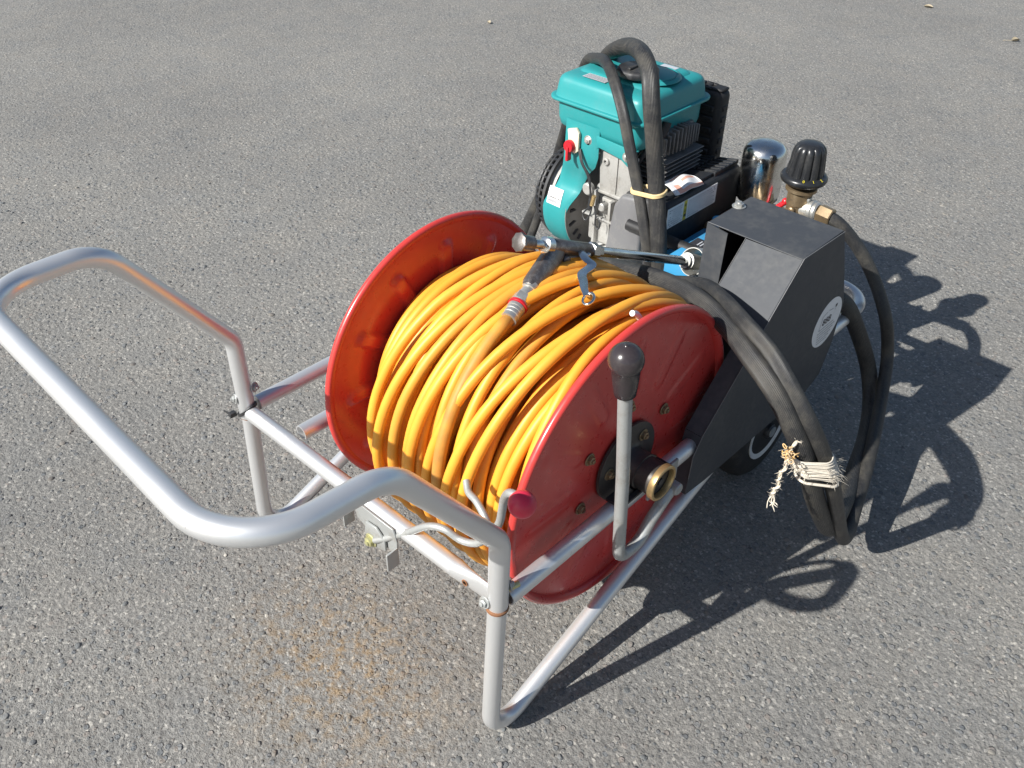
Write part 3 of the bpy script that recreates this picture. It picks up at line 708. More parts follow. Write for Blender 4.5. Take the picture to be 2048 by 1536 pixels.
m.rect((-.262, .8315, .6668), (1, 0, 0), (0, 1, 0), .012, .006, 2, .0006)
obj('tank_label', m, [M['labelgrey'], M['inkgrey'], M['inkgrey']], engine, smooth=False)
m = MB(); m.box((-.196, .944, .6706), (-.160, .962, .6713), 0); obj('tank_label', m, M['labelgrey'], engine)

# ------------------------------------------------------------------ pump
m = MB(); m.box((-.015, .715, .325), (.128, .90, .405), .008, 3); m.box((.030, .700, .392), (.128, .86, .436), .004, 2)
m.box((.018, .708, .400), (.128, .87, .418), .003, 2)
for k in range(3): m.cyl((.02 + .045*k, .89, .40), (.02 + .045*k, .89, .44), .012, 16, bev=.002)
m.box((-.02, .69, .306), (.135, .90, .325), .003)
pump = obj('pump', m, M['blue'], cart)
m = MB(); m.box((.034, .757, .4364), (.096, .800, .4370), 0, mi=0)
m.text('INE', (.066, .783, .4373), (1, 0, 0), (0, 1, 0), .026, 1); m.text('POLY', (.062, .7645, .4373), (1, 0, 0), (0, 1, 0), .013, 2)
obj('pump_label', m, [M['ink'], M['labelgrey'], M['inkred']], pump, smooth=False)
m = MB(); m.lathe([(.012, -.02), (.022, -.012), (.034, -.004), (.0425, .006), (.0440, .016), (.0440, .094), (.0432, .104), (.0395, .1135), (.031, .120), (.016, .1235), (0, .1242)], (.012, 1.045, .424), (0, 0, 1), 48)
obj('air_chamber', m, M['chrome'], pump, angle=180)
m = MB(); m.box((-.02, .90, .34), (.13, 1.08, .412), .01, 3); m.cyl((.04, .9, .40), (.04, .985, .40), .02, 18, bev=.003); m.cyl((.09, .9, .40), (.09, .985, .40), .02, 18, bev=.003); m.cyl((.02, 1.02, .30), (.02, 1.02, .35), .02, 20); obj('pump_manifold', m, M['bronze'], pump)
m = MB(); m.tube(spline([(.045, 1.02, .418), (.062, 1.025, .424), (.078, 1.03, .440), (.083, 1.032, .446)], 6), .0055, 12); m.sphere((.083, 1.032, .447), .0075, 14); obj('drain_cock_handle', m, M['redplastic'], pump)
m = MB(); KO = (.124, 1.0, .505)
m.lathe([(.018, 0), (.030, .006), (.0425, .014), (.0440, .018), (.0440, .021), (.042, .0245), (.036, .027)], KO, (0, 0, 1), 48)
m.lathe([(.0345, .024), (.0335, .030), (.0315, .050), (.0290, .072), (.0265, .080), (.021, .0855), (.012, .0872), (0, .0874)], KO, (0, 0, 1), 96, rfun=lambda r, h, a: r*(1 + (.15*(abs(math.sin(6*a))**.5 - .62) if .023 < h < .083 else .02)))
knob = obj('pressure_knob', m, M['blackknob'], pump, angle=60)
m = MB()
for a in (-64, -38, -12): 
    p = Vector((KO[0] + .0405*math.cos(R(a)), KO[1] + .0405*math.sin(R(a)), KO[2] + .0262)); tg = Vector((-math.sin(R(a)), math.cos(R(a)), 0)); rd = Vector((math.cos(R(a)), math.sin(R(a)), -.5)).normalized()
    m.text({-64: '0', -38: '1', -12: '2'}[a], p + Vector((0, 0, .0004)), tg, -rd, .0085, 0)
obj('dial_mark', m, M['labelyellow'], pump, smooth=False)
m = MB(); m.lathe([(.016, 0), (.021, .002), (.021, .02), (.0235, .022), (.0235, .046), (.030, .05), (.030, .056), (.018, .058)], (.124, 1.0, .449), (0, 0, 1), 24); m.cyl((.124, 1.0, .466), (.124, .972, .462), .007, 14, bev=.002)
m.cyl((.104, .985, .39), (.104, .985, .455), .0062, 14); m.cyl((.124, 1.0, .40), (.124, 1.0, .46), .015, 18)
obj('regulator_body', m, M['bronze'], pump)
m = MB(); m.cyl((.112, 1.0, .462), (.168, 1.0, .466), .0175, 28, bev=.003); m.cyl((.150, 1.0, .465), (.160, 1.0, .466), .0195, 28, bev=.002); m.box((.138, .99, .4815), (.150, 1.002, .49), .002)
obj('hose_coupling', m, M['zinc'], pump)
m = MB(); m.lathe([(.0165, 0), (.0175, .002), (.0175, .026), (.0155, .028)], (.169, 1.0, .466), (1, .02, -.08), 6); obj('coupling_nut', m, M['bronze'], pump)

# ------------------------------------------------------------------ belt guard
m = MB(); GX = .3105; th_ = .0022
side = [(.414, .2245), (.470, .2185), (.700, .2150), (.785, .2100), (.848, .2350), (.866, .300), (.868, .388), (.830, .470), (.785, .5605), (.6535, .5640), (.4355, .3375), (.4175, .305)]
m.prism(side, 0, GX - th_, GX, .0008, 1)
m.box((.1345, .6535, .5604), (GX - th_, .785, .5626), .0008, 1)                    # top
def sheet(p, thick, mi=0):
    p = [Vector(q) for q in p]; nn = (p[1] - p[0]).cross(p[2] - p[0]).normalized()*thick
    k = len(p); m.add(p + [q - nn for q in p], [tuple(range(k)), tuple(range(2*k - 1, k - 1, -1))] + [(i, i + k, (i+1) % k + k, (i+1) % k) for i in range(k)], mi)
xe = GX - th_
sheet([(.2075, .6520, .5605), (.2060, .5620, .4690), (.2790, .5480, .4545), (.2790, .4350, .3368), (xe, .4350, .3368), (xe, .6520, .5620)], th_)      # sloping front
sheet([(.2790, .4345, .3360), (.2790, .4135, .2260), (xe, .4135, .2260), (xe, .4345, .3360)], th_)                                          # lower front lip
sheet([(.1345, .6515, .5622), (.1345, .6475, .4150), (.1745, .6475, .4150), (.1745, .6515, .5565)], th_)                                    # tab beside the slot
sheet([(.1345, .785, .5604), (.1345, .785, .40), (xe, .785, .40), (xe, .785, .5604)], th_)
guard = obj('belt_guard', m, M['guard'], cart, angle=25)
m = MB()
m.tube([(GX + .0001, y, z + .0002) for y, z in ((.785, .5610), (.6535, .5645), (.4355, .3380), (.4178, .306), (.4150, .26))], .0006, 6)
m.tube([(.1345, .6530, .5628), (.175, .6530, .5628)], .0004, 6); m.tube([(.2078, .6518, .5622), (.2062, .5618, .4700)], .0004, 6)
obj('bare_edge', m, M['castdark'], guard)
copies(bolt_mb(.0075, .006), 'guard_bolt', M['zinc'], guard, [frame((.1405, .7365, .5628), (0, 0, 1)), ])
m = MB(); c = Vector((GX + .0004, .8140, .3695)); X = Vector((0, .735, .678)).normalized(); X = Vector((0, 1, 0)); Y = Vector((0, 0, 1))
vs = [c + X*.0495*math.cos(2*PI*k/48) + Y*.0495*math.sin(2*PI*k/48) for k in range(48)]; m.add(vs, [tuple(range(48))], 0)
m.add([v + Vector((-.0006, 0, 0)) for v in vs], [tuple(range(48))[::-1]], 0)
d = Vector((.0003, 0, 0))
m.text('888', c + d + Y*.006 - X*.004, X, Y, .021, 1)
for (a_, b_) in (((-.024, .022), (-.008, .026)), ((-.024, .022), (-.027, -.007)), ((-.027, -.007), (.026, -.007)), ((-.004, .027), (.012, .024)), ((.02, .018), (.024, .026))):
    p = c + d + X*a_[0] + Y*a_[1]; q = c + d + X*b_[0] + Y*b_[1]; v = (q - p); m.rect((p + q)/2, v, Vector((1, 0, 0)).cross(v), v.length, .0013, 2)
m.rect(c + d + X*.022 + Y*.027, X, Y, .007, .006, 1)
for k in range(5):
    x = -.030 + .002*k
    while x < .028 - .004*k:
        l = random.uniform(.002, .006); m.rect(c + d + X*(x + l/2) + Y*(-.0135 - .0062*k), X, Y, l, .0018, 2); x += l + .0012
obj('guard_label', m, [M['label'], M['ink'], M['inkgrey']], guard, smooth=False)
# pulleys and belt inside the guard
m = MB(); m.prism([(.66, .30), (.66, .556), (.78, .556), (.80, .45), (.79, .26)], 0, .150, .154, .0008, 1); obj('slot_shade_plate', m, M['muffler'], guard)  # black sheet added behind the guard slot to give its shaded interior
m = MB(); m.lathe([(.02, 0), (.07, 0), (.06, .012), (.07, .024), (.02, .024)], (.20, .60, .36), (1, 0, 0), 36); m.lathe([(.015, 0), (.05, 0), (.042, .012), (.05, .024), (.015, .024)], (.20, .76, .46), (1, 0, 0), 36)
m.cyl((-.1, .76, .43), (.22, .76, .43), .012, 16); obj('drive_pulley', m, M['muffler'], cart)

# ------------------------------------------------------------------ wheels and axle
m = MB(); m.cyl((-.285, .765, .1235), (.285, .765, .1235), .011, 18)
for x in (-.19, .19): m.box((x - .004, .735, .11), (x + .004, .795, .305), .001)
obj('axle', m, M['zincgrey'], cart)
for s in (1, -1):
    wp = Vector((s*.243, .765, .1235))
    m = MB(); m.lathe([(.062, .030*s), (.080, .031*s), (.098, .028*s), (.108, .020*s), (.1125, .008*s), (.1125, -.008*s), (.108, -.020*s), (.098, -.028*s), (.080, -.031*s), (.062, -.030*s)], wp, (1, 0, 0), 48)
    wheel = obj('wheel', m, M['tyre'], cart, angle=60)
    m = MB(); m.lathe([(.014, .022*s), (.026, .022*s), (.030, .0265*s), (.046, .0285*s), (.052, .0290*s), (.060, .0325*s), (.0645, .0325*s), (.0635, -.03*s), (.014, -.03*s)], wp, (1, 0, 0), 40)
    obj('rim', m, M['white'], wheel)
    m = MB(); m.cyl(wp + Vector((s*.02, 0, 0)), wp + Vector((s*.040, 0, 0)), .015, 20, bev=.003); obj('hub_cap', m, M['blackplastic'], wheel)

# ------------------------------------------------------------------ orange hose wound on the reel
def wound_hose():
    d = .0163; rc = .1245 + d/2; MS = 84; x0, x1 = XL + .011, XR - .0095
    g = np.random.default_rng(34)
    turns = []                                        # start x, end x, radial wander, sag, per turn
    def layer(a, b, pitch, amp, sag, jit=0.0):
        n = max(1, int(abs(b - a)/(d*pitch))); xs = np.linspace(a, b, n + 1)
        xs[1:-1] += g.uniform(-jit, jit, n - 1)
        for i in range(n): turns.append([xs[i], xs[i+1], amp, sag])
    layer(x0, x1, 1.02, .0, .0); layer(x1, x0, 1.04, .001, .002); layer(x0, x1, 1.08, .004, .008, .003)
    layer(x1 - .006, -.075, 1.16, .012, .014, .005); layer(-.080, x1, 1.30, .036, .018, .010); layer(.215, -.02, 1.5, .054, .024, .014)
    layer(.0, .21, 2.1, .062, .030, .014); layer(.205, .110, 3.0, .040, .022, .004)
    turns[-1][1] = .094
    n = len(turns); K = n*MS
    # the run ends on top at 112 degrees; angle falls along the hose
    th = R(112) + (K - np.arange(K + 1))*2*PI/MS
    xs = np.zeros(K + 1); sag = np.zeros(K + 1); amp = np.zeros(K + 1)
    for i, (a, b, am, sg) in enumerate(turns):
        u = np.arange(MS)/MS; xs[i*MS:(i+1)*MS] = a + (b - a)*u; sag[i*MS:(i+1)*MS] = sg; amp[i*MS:(i+1)*MS] = am
    xs[-1] = turns[-1][1]; sag[-1] = turns[-1][3]; amp[-1] = 0
    k = np.ones(31)/31
    sag = np.convolve(np.pad(sag, 15, 'edge'), k, 'valid'); amp = np.convolve(np.pad(amp, 15, 'edge'), k, 'valid')
    # slow wander: neighbouring turns share most of it, then drift apart
    ph1 = .9*np.sin(np.cumsum(g.normal(.15/MS, .45/math.sqrt(MS), K + 1))) - .15; mod = .55 + .6*np.sin(np.cumsum(g.normal(0, .5/math.sqrt(MS), K + 1)) + .8)
    ph2 = np.cumsum(g.normal(0, .5/math.sqrt(MS), K + 1)); sk = lambda q: np.convolve(np.pad(q, 30, 'edge'), np.ones(61)/61, 'valid')
    ph1, ph2, mod = sk(ph1), sk(ph2), sk(mod)
    xs = xs + amp*mod*np.sin(th + ph1) + .35*amp*np.sin(2*th + ph2)
    fade = np.clip((K - np.arange(K + 1))/(MS*.75), 0, 1)                     # the last run follows its own line
    endx = np.interp(np.degrees(th - R(112)), [0, 14, 30, 45, 58, 76, 110, 200, 275], [.094, .112, .128, .130, .134, .137, .140, .13, .12])
    xs = xs*fade + endx*(1 - fade)
    xs = np.clip(xs, x0, x1)
    r = np.zeros(K + 1); r[:] = rc
    PX = [[] for _ in range(MS)]; PR = [[] for _ in range(MS)]
    HW = 16; kern = np.exp(-.5*(np.arange(-HW, HW + 1)/6.5)**2); kern /= kern.sum()
    for i in range(n):
        sl = range(i*MS, (i+1)*MS + (1 if i == n - 1 else 0)); raw = []
        for kk in sl:
            a = kk % MS; v = rc
            if PX[a]:
                dx = np.abs(np.array(PX[a]) - xs[kk]); q = dx < d
                if q.any(): v = max(v, (np.array(PR[a])[q] + np.sqrt(d*d - dx[q]**2)*.95).max())
            raw.append(v)
        raw = np.array(raw)
        prev = r[max(0, i*MS - 24):i*MS]; ext = np.concatenate([prev, raw, np.full(24, raw[-8:].mean())])
        mx = np.array([ext[max(0, j-5):j+6].max() for j in range(len(ext))])
        sm = np.convolve(np.pad(mx, HW, 'edge'), kern, 'valid'); got = np.maximum(sm, ext - .004)
        got = np.convolve(np.pad(got, HW, 'edge'), kern, 'valid')
        r[sl.start:sl.stop] = got[len(prev):len(prev) + len(raw)]
        for kk in sl: PX[kk % MS].append(xs[kk]); PR[kk % MS].append(r[kk])
    # let the strands push each other apart, so they lie on one another instead of sinking in
    ks = np.exp(-.5*(np.arange(-7, 8)/2.6)**2); ks /= ks.sum(); N2 = n*MS
    Rm = r[:N2].reshape(n, MS).copy(); Xm = xs[:N2].reshape(n, MS).copy()
    for it in range(26):
        dR = np.zeros_like(Rm); dX = np.zeros_like(Xm)
        for a in range(MS):
            x_, r_ = Xm[:, a], Rm[:, a]; ddx = x_[:, None] - x_[None]; ddr = r_[:, None] - r_[None]
            D = np.hypot(ddx, ddr) + 1e-6; ov = np.clip(d*.985 - D, 0, .008); np.fill_diagonal(ov, 0)
            dR[:, a] = (ov*ddr/D).sum(1)*.30; dX[:, a] = (ov*ddx/D).sum(1)*.30
        Rm += np.clip(dR, -.002, .003); Xm += np.clip(dX, -.002, .002)
        Rm = np.maximum(Rm, rc); Xm = np.clip(Xm, x0, x1)
        if it < 24:
            fl = lambda q: np.convolve(np.pad(q.ravel(), 7, 'edge'), ks, 'valid').reshape(n, MS)
            Rm = Rm*.5 + fl(Rm)*.5; Xm = Xm*.5 + fl(Xm)*.5
    r[:N2] = Rm.ravel(); xs[:N2] = Xm.ravel(); r[N2] = r[N2-1]; xs[N2] = xs[N2-1]
    # loose outer turns hang away from the drum underneath
    low = np.clip(-np.sin(th - R(12)), 0, 1)**1.5
    r = r + sag*low
    r = np.minimum(r, .243)
    P = np.stack([xs, CY + r*np.cos(th), CZ + r*np.sin(th)], 1)
    return P, r, xs, MS
P, rr_, xs_, MS = wound_hose()
end = P[-1]; d_end = Vector(P[-1] - P[-3]).normalized()
m = MB(); m.tube(P.tolist(), .0081, 12)
dirt = np.zeros(len(P)); nd = int(MS*.62); dirt[-nd:] = np.linspace(.2, .85, nd); sm_ = np.convolve(rng.random(len(P) + 40), np.ones(41)/41, 'valid'); dirt = np.maximum(dirt, np.clip((sm_ - .50)*4.5, 0, .42))
m.attr = np.repeat(dirt, 12)
# thicken the last, dirty run a little (a heavier whip hose)
V = np.array(m.v); Pn = np.repeat(P, 12, 0); kf = np.ones(len(P)); kf[-int(MS*.9):] = np.linspace(1.0, 1.17, int(MS*.9)); V = Pn + (V - Pn)*np.repeat(kf, 12)[:, None]; m.v = [tuple(v) for v in V]
obj('spray_hose', m, M['hose'], angle=180, label='long orange spray hose wound in loose turns on the red reel', category='hose')

# ------------------------------------------------------------------ spray gun on top of the hose
E0 = Vector(end); A = Vector((.070, .266, .653)); Bp = Vector((.110, .640, .484)); dirg = (Bp - A).normalized()
Lg = (Bp - A).length
def G(s_): return A + dirg*s_
gun = empty('spray_gun', tuple(E0), label='chrome trigger spray gun lying on top of the orange hose coil', category='spray gun')
sB0 = (Vector((.075, .315, .631)) - A).length; sB1 = (Vector((.085, .406, .590)) - A).length
m = MB(); m.lathe([(.0095, 0), (.0112, .002), (.0112, sB1 - sB0 - .012), (.0100, sB1 - sB0 - .010), (.0100, sB1 - sB0)], G(sB0 + .004), dirg, 32)
side_v = dirg.cross(Vector((0, 0, 1))).normalized(); up_v = side_v.cross(dirg)
pg = G(sB0 + .030) - up_v*.004
gdir = (E0 - pg); gl = gdir.length; gdir.normalize(); gs = gdir.cross(dirg).normalized(); gu = gs.cross(gdir)
# lower valve block under the barrel
m.tube([G(sB0 + .012) - up_v*.016, G(sB1 - .018) - up_v*.016], .0092, 20); m.cyl(G(sB0 + .045) - up_v*.016 - side_v*.004, G(sB0 + .045) - up_v*.016 + side_v*.014, .0072, 18, bev=.001)
# grip: tapering rounded bar
N = 20; vs = []; secs = [(0, .0120, .0100), (.012, .0155, .0110), (.050, .0150, .0115), (.078, .0145, .0115), (.088, .0125, .010)]
for (s_, a_, b_) in secs:
    for k in range(N):
        q = 2*PI*k/N; vs.append(pg + gdir*s_ + gu*math.copysign(abs(math.cos(q))**.6, math.cos(q))*a_ + gs*math.copysign(abs(math.sin(q))**.6, math.sin(q))*b_)
fs = [(i*N + k, i*N + (k+1) % N, (i+1)*N + (k+1) % N, (i+1)*N + k) for i in range(len(secs) - 1) for k in range(N)]; fs += [tuple(range(N))[::-1], tuple((len(secs)-1)*N + k for k in range(N))]
m.add(vs, fs)
m.tube(fillet([pg + gdir*.080 + gu*.010, pg + gdir*.098 + gu*.022, pg + gdir*.104 + gu*.030], [.01]), .0045, 10)
obj('gun_body', m, M['worn'], gun, angle=50)
m = MB(); m.lathe([(.0062, 0), (.0066, .001), (.0066, .022), (.0062, .024)], G(sB0 - .022), dirg, 24); m.lathe([(.0085, 0), (.0125, .002), (.0125, .014), (.010, .016)], G(sB0 - .002), dirg, 28)
m.lathe([(.010, 0), (.0130, .001), (.0130, .014), (.0095, .0155), (.0095, .026), (.0080, .027)], G(sB1), dirg, 6)
m.lathe([(.0078, 0), (.0078, Lg - sB1 + .006)], G(sB1 + .02), dirg, 28)
obj('lance', m, M['chrome'], gun, angle=45)
m = MB(); m.lathe([(0, -.002), (.008, -.002), (.0130, -.0005), (.0136, .001), (.0130, .0032), (.0108, .0042), (.0108, .026), (.0085, .027), (.006, .028)], G(sB0 - .052), dirg, 24, rfun=lambda r, h, a: r*(1 + (.06*math.cos(8*a) if r > .0115 else 0)))
obj('adjusting_knob', m, M['worn'], gun)
m = MB(); o = G(Lg - .002); m.lathe([(.008, 0), (.0125, .0), (.0130, .0012), (.0120, .0028), (.0120, .006), (.0150, .0065), (.0155, .008), (.0150, .0095), (.0140, .010), (.0140, .030), (.0125, .031), (.0125, .06)], o, dirg, 32)
m.lathe([(.0235, .024), (.0248, .024), (.0255, .026), (.0255, .11), (.0225, .11), (.0225, .026)], o, dirg, 40, closed=True)
obj('spray_nozzle', m, M['zinc'], gun, angle=50)
# trigger: bent chrome strap with an eye end
tp = spline([(.0835, .385, .599), (.097, .374, .603), (.113, .364, .603), (.127, .361, .601), (.1360, .329, .6035), (.156, .308, .607), (.172, .291, .610), (.187, .278, .612)], 7)
m = MB(); vs = []; fs = []
for i, p in enumerate(tp):
    a = tp[max(0, i-1)]; b = tp[min(len(tp)-1, i+1)]; tg = (b - a).normalized(); wd = tg.cross(Vector((0, 0, 1))).normalized() if abs(tg.z) < .95 else dirg; nn = wd.cross(tg).normalized()
    wv = .0046 + .0022*math.sin(PI*min(1, i/len(tp)*1.1)); vs += [p + wd*wv + nn*.0022 - nn*.0014, p + nn*.0022, p - wd*wv + nn*.0022 - nn*.0014, p - wd*wv - nn*.0018, p - nn*.0004, p + wd*wv - nn*.0018]
for i in range(len(tp) - 1):
    for k in range(6): fs.append((i*6 + k, i*6 + (k+1) % 6, i*6 + 6 + (k+1) % 6, i*6 + 6 + k))
fs += [(5, 4, 3, 2, 1, 0), tuple((len(tp)-1)*6 + k for k in range(6))]
m.add(vs, fs)
ec = Vector((.1935, .2735, .6130)); m.tube([ec + Vector((math.cos(a)*.0085 + math.sin(a)*.004, -math.cos(a)*.0085 + math.sin(a)*.0068, math.sin(a)*.003)) for a in np.linspace(0, 2*PI, 20, endpoint=False)], .0020, 8, closed=True)
m.cyl(G(sB1 - .014) - up_v*.004 + side_v*.004, G(sB1 - .014) - up_v*.004 + side_v*.016, .0042, 14, bev=.001)
obj('trigger', m, M['chrome'], gun, angle=50)
# couplings between grip and hose
m = MB(); s0 = .080; fd = -gdir
seg = [(.0085, s0), (.0105, s0 + .001), (.0105, s0 + .014), (.0085, s0 + .015)]
ctr = pg
rest = gl - .080
def ring(prof, n=28, mi=0): m.lathe([(r, s_) for r, s_ in prof], pg + gdir*.080, gdir, n, mi)
k = rest
ring([(.0085, 0), (.0120, .001), (.0120, .16*k), (.0100, .17*k), (.0100, .30*k), (.0112, .31*k), (.0112, .36*k), (.0098, .37*k)])
ring([(.0100, .36*k), (.0138, .38*k), (.0142, .40*k), (.0142, .56*k), (.0120, .58*k)], 6); ring([(.0125, .58*k), (.0138, .59*k), (.0138, .64*k), (.0105, .65*k), (.0105, .68*k), (.0128, .69*k), (.0128, .76*k), (.0118, .77*k)])
ring([(.0112, .77*k), (.0122, .78*k), (.0122, .84*k), (.0114, .85*k), (.0114, .87*k), (.0122, .88*k), (.0122, .94*k), (.0114, .95*k), (.0116, 1.0*k), (.0120, 1.06*k), (.0100, 1.06*k)])
obj('swivel_coupling', m, M['zinc'], gun, angle=45)
m = MB(); m.lathe([(.0135, 0), (.0146, .001), (.0146, .004), (.0135, .005)], pg + gdir*(.080 + .60*k), gdir, 28); obj('seal_ring', m, M['redplastic'], gun)

# ------------------------------------------------------------------ black hoses
m = MB(); pts = spline([(.262, .90, .372), (.290, .932, .345), (.315, .965, .282), (.347, 1.005, .180), (.376, .985, .128), (.412, .905, .107), (.445, .791, .106), (.471, .697, .110), (.486, .620, .126), (.489, .588, .150), (.486, .563, .185), (.479, .516, .261), (.466, .460, .375), (.442, .447, .428), (.400, .449, .473), (.345, .466, .496), (.290, .490, .508), (.218, .512, .516), (.143, .524, .510), (.053, .530, .492), (-.018, .526, .474), (-.066, .520, .458), (-.085, .545, .425), (-.068, .595, .360), (-.02, .640, .300), (.022, .672, .285), (.030, .698, .330), (.004, .715, .443), (-.028, .735, .536), (-.047, .742, .605), (-.068, .748, .679), (-.090, .765, .722), (-.125, .79, .741), (-.18, .83, .736), (-.249, .88, .707), (-.333, .95, .654), (-.41, 1.01, .575), (-.48, 1.03, .42), (-.545, 1.0, .25), (-.60, .96, .10), (-.64, .93, .04), (-.70, .90, .028)], 9)
m.tube(pts, .0156, 26)
obj('suction_hose', m, M['blackhose'], angle=60, label='thickest ribbed black hose, arching highest over the cap of the teal fuel tank', category='hose')
m = MB(); pts = spline([(.030, .70, .36), (-.002, .702, .400), (-.012, .704, .432), (-.036, .715, .480), (-.063, .728, .526), (-.098, .740, .589), (-.135, .755, .650), (-.179, .78, .688), (-.231, .82, .698), (-.298, .87, .679), (-.369, .93, .64), (-.43, .97, .54), (-.475, .985, .418), (-.505, .955, .247), (-.53, .90, .10), (-.56, .86, .034), (-.64, .80, .023)], 9)
m.tube(pts, .0106, 24)
obj('return_hose', m, M['blackhose'], angle=60, label='thinner ribbed black return hose arching over the left front of the teal fuel tank', category='hose')
m = MB(); pts = spline([(.190, 1.0, .4645), (.212, 1.005, .455), (.259, 1.018, .412), (.299, 1.028, .358), (.343, 1.025, .290), (.366, 1.034, .205), (.400, .967, .152), (.437, .872, .128), (.465, .790, .112), (.486, .720, .098), (.502, .668, .088), (.507, .638, .096), (.506, .608, .135), (.500, .545, .252), (.4885, .486, .364), (.460, .461, .436), (.420, .463, .477), (.370, .477, .509), (.315, .494, .524), (.255, .528, .522), (.205, .556, .512), (.150, .566, .490), (.09, .570, .462), (.03, .568, .440), (.00, .575, .40), (.02, .60, .34), (.06, .60, .28)], 9)
m.tube(pts, .0122, 24)
obj('delivery_hose', m, M['blackhose'], angle=60, label='black delivery hose leaving the coupling below the ribbed knob and curving down behind the cart', category='hose')
# band round the two hoses in front of the engine
def around(cs, r, n=40, nz=(.22, -.1, 1)):
    """closed loop round two tubes with centres cs (Vectors in a plane), returns points"""
    a, b = cs; ax = (b - a).normalized(); nz = Vector(nz).normalized(); nz = (nz - ax*nz.dot(ax)).normalized(); pv = nz.cross(ax)
    out = []
    for k in range(n//2 + 1): t_ = PI/2 + PI*k/(n//2); out.append(a + (ax*math.cos(t_) + pv*math.sin(t_))*r[0])
    for k in range(n//2 + 1): t_ = -PI/2 + PI*k/(n//2); out.append(b + (ax*math.cos(t_) + pv*math.sin(t_))*r[1])
    return out
m = MB(); lp = around((Vector((-.0635, .7285, .527)), Vector((-.0265, .734, .5325))), (.0124, .0174))
for dz in (-.0022, 0, .0022): m.tube([p + Vector((0, 0, dz)) for p in lp], .0022, 8, closed=True)
obj('rubber_band', m, M['band'], label='cream rubber band stretched round the two black hoses in front of the engine', category='rubber band')

# twine tying the hanging hoses
m = MB(); att = []
def tw(pts_, r, n, dval, closed=False):
    b0 = len(m.v); m.tube(pts_, r, n, closed=closed); att.extend([dval]*(len(m.v) - b0))
ca, cb = Vector((.4645, .4615, .372)), Vector((.4885, .4830, .366)); hd = Vector((.038, .075, -.167)).normalized()
for k in range(44):
    off = hd*(-.020 + .00095*k) + Vector((random.uniform(-.001, .001), random.uniform(-.001, .001), random.uniform(-.002, .002)))
    lp = around((ca + off, cb + off), (.0172 + random.uniform(0, .0020), .0140 + random.uniform(0, .0020)), 32, hd)
    tl = random.uniform(-.22, .22); mid = (ca + cb)/2
    lp = [p + hd*((p - mid - off).dot(Vector((1, 0, 0)))*tl) for p in lp]
    tw(lp, .0010 + random.uniform(0, .0005), 6, 0.0, True)
lo = around((ca + hd*.032, cb + hd*.033), (.0180, .0150), 32, hd); tw([p + Vector((0, -.004, -.006*math.sin(i/len(lo)*PI))) for i, p in enumerate(lo)], .0022, 8, 0.0, True)
tail = spline([(.460, .4445, .418), (.455, .434, .420), (.455, .421, .405), (.457, .416, .385), (.453, .413, .368), (.456, .411, .352), (.453, .407, .340), (.454, .408, .332)], 8)
tw(tail, .0016, 8, .25); tw([p + Vector((.0025*math.sin(i*.8), .0025*math.cos(i*.8), 0)) for i, p in enumerate(tail)], .0016, 6, .1)
for k in range(34):
    c = Vector((.4555, .4205, .404)) + Vector((random.gauss(0, .0042), random.gauss(0, .0035), random.gauss(0, .0055)))
    e1 = Vector((random.gauss(0, 1), random.gauss(0, 1), random.gauss(0, 1))).normalized(); e2 = e1.orthogonal().normalized(); l1, l2 = random.uniform(.001, .0052), random.uniform(.001, .0035)
    tw([c + e1*math.cos(a)*l1 + e2*math.sin(a)*l2 for a in np.linspace(0, random.uniform(2.5, 6), 9)], .0009, 5, random.uniform(.5, 1.0))
for k in range(7):
    p0 = Vector((.454, .408, .334)); tw(spline([p0, p0 + Vector((random.uniform(-.006, .006), random.uniform(-.004, .004), -.015)), p0 + Vector((random.uniform(-.014, .016), random.uniform(-.006, .006), random.uniform(-.034, -.016)))], 4), .0008, 5, 0.0)
for k in range(460):
    b0 = random.random()
    if b0 < .62:
        q = random.choice(lp); p0 = q + hd*random.uniform(-.036, .004); dv = (p0 - (ca + cb)/2); dv = (dv - hd*dv.dot(hd)).normalized()
    else: p0 = random.choice(tail); dv = Vector((random.gauss(0, 1), random.gauss(0, 1), random.gauss(0, 1))).normalized()
    l = random.uniform(.004, .015)*(1 if b0 < .62 else .6); dv = (dv + Vector((random.gauss(0, .5), random.gauss(0, .5), random.gauss(0, .5)))).normalized(); bd = Vector((random.gauss(0, 1), random.gauss(0, 1), random.gauss(0, 1)))*l*.25
    tw([p0, p0 + dv*l*.5 + bd*.6, p0 + dv*l + bd - Vector((0, 0, l*.25))], .00022, 3, 0.0)
m.attr = att + [0.0]*(len(m.v) - len(att))
obj('twine', m, M['twine'], angle=180, label='frayed off-white twine wrapped round the two hanging black hoses with a knotted tail', category='twine')

# black cable tie at the far joint of the frame
m = MB(); jc = Vector((-.294, -.0025, .3005))
vs = []; fs = []; n = 30
for k in range(n):
    a = 2*PI*k/n; dv = Vector((math.cos(a), math.sin(a), 0)); c = jc + dv*.0155 + Vector((0, 0, .012*math.cos(a - .4)))
    for r_, z_ in ((0, -.0032), (.0016, -.0032), (.0016, .0032), (0, .0032)): vs.append(c + dv*r_ + Vector((0, 0, z_)))
for k in range(n):
    for q in range(4): a = k*4; b = ((k+1) % n)*4; fs.append((a + q, b + q, b + (q+1) % 4, a + (q+1) % 4))
m.add(vs, fs); m.box((-.312, -.030, .2895), (-.303, -.018, .2985), .0015); m.prism([(-.308, .291), (-.332, .286), (-.334, .289), (-.308, .297)], 1, -.027, -.0253, .0004)
obj('cable_tie', m, M['blackplastic'], label='black cable tie strapped round the far leg where the cross bar meets it', category='cable tie')

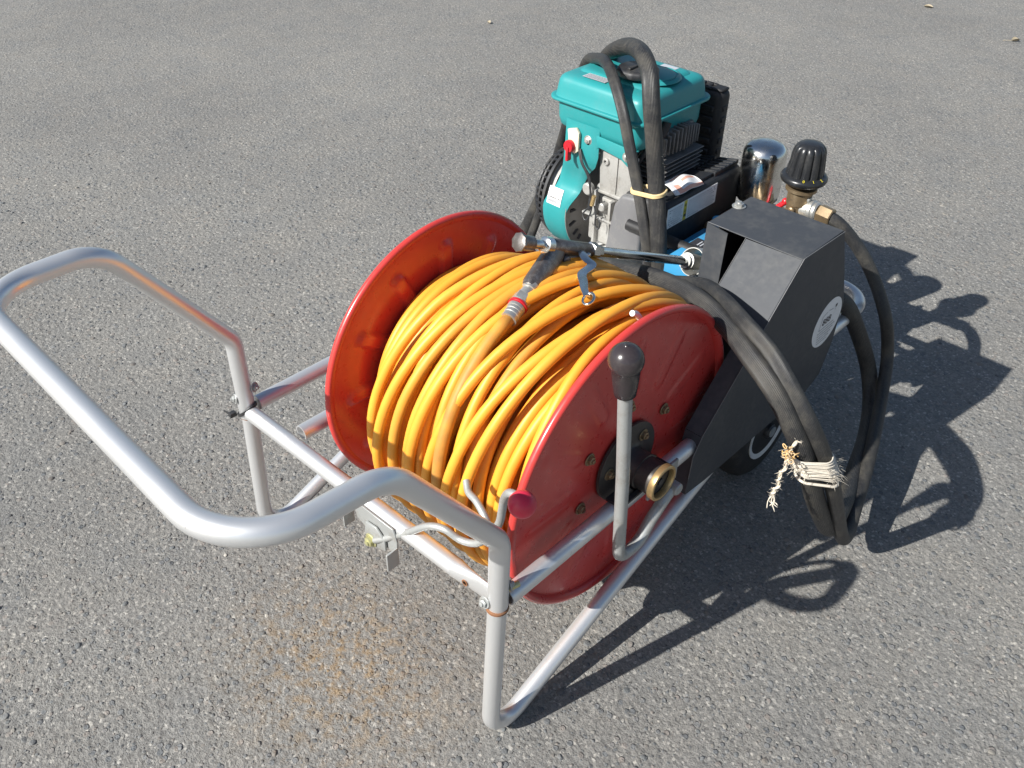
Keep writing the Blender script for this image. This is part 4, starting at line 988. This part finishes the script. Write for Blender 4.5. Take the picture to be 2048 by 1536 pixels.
# crumpled paper packet on the exhaust cover
m = MB(); nu, nv = 14, 8; vs = []
for side in (0, 1):
    for j in range(nv + 1):
        for i in range(nu + 1):
            u = i/nu; v = j/nv; x = -.080 + .056*v + .003*math.sin(5*u); y = .806 + .088*u - .012*v
            z = .4905 + .19*(x + .13)*.55 + .010*math.sin(PI*u)*(1 - .5*v) + .026*max(0, .30 - u)**1.2 + .010*math.sin(PI*v) + .0015*math.sin(9*u + 4*v)
            vs.append((x + .008*u, y, z - (.0012 if side else 0)))
k = (nu + 1)*(nv + 1); m.v = [tuple(p) for p in vs]
for j in range(nv):
    for i in range(nu):
        a = j*(nu+1) + i; u = (i + .5)/nu; v = (j + .5)/nv
        mi = 1 if (u > .32 and ((.13 < v < .26 and u < .9) or (.45 < v < .58 and .45 < u < .92) or (v > .86 and u > .3))) or (.14 < u < .28 and v > .6) else 0
        m.f.append((a, a+1, a+nu+2, a+nu+1)); m.mi.append(mi); m.f.append((k+a, k+a+nu+1, k+a+nu+2, k+a+1)); m.mi.append(0)
for i in range(nu):
    for a in (i, nv*(nu+1) + i): m.f.append((a, a+1, k+a+1, k+a)); m.mi.append(0)
for j in range(nv):
    for a in (j*(nu+1), j*(nu+1) + nu): m.f.append((a, a+nu+1, k+a+nu+1, k+a)); m.mi.append(0)
obj('paper_packet', m, [M['label'], M['inkpink']], angle=180, label='crumpled white and salmon paper packet lying on top of the black exhaust cover', category='paper packet')

# litter on the far pavement
def leaf(name, loc, L_, wd, rot, curl, label, mat, stem=True, cat='leaf'):
    m = MB(); n = 10; vs = []
    for sd_ in (0, 1):
        for i in range(n + 1):
            u = i/n; hw = wd*math.sin(PI*u)**.7*.5
            for s_ in (-1, -.5, 0, .5, 1): vs.append((L_*(u - .5), hw*s_, .003 + curl*abs(s_)**1.6*hw/wd*2 + curl*.8*(u - .5)**2 - (.0006 if sd_ else 0)))
    k = (n + 1)*5; fs = []
    for i in range(n):
        for q in range(4): a = i*5 + q; fs.append((a, a+1, a+6, a+5)); fs.append((k+a, k+a+5, k+a+6, k+a+1))
    m.add(vs, fs)
    if stem: m.tube(spline([(-L_*.48, 0, .004), (-L_*.8, .004, .006), (-L_*1.25, .016, .003)], 5), .0011, 6)
    c, s_ = math.cos(rot), math.sin(rot); m.v = [(loc[0] + c*x - s_*y, loc[1] + s_*x + c*y, z + GZ) for x, y, z in m.v]
    obj(name, m, mat, label=label, category=cat)
leaf('dry_leaf', (-.91, 4.283), .045, .030, .2, .010, 'small pale curled leaf on the far pavement near the top edge', M['leaf'], False)
leaf('dry_leaf', (-.396, 4.032), .040, .026, .9, .014, 'dry tan leaf with a long stem on the pavement at the far right', M['leaf'])
leaf('dry_leaf', (-2.27, 2.52), .034, .016, -.4, .010, 'dark curled leaf scrap on the far pavement at the upper left', M['leaf'], False)
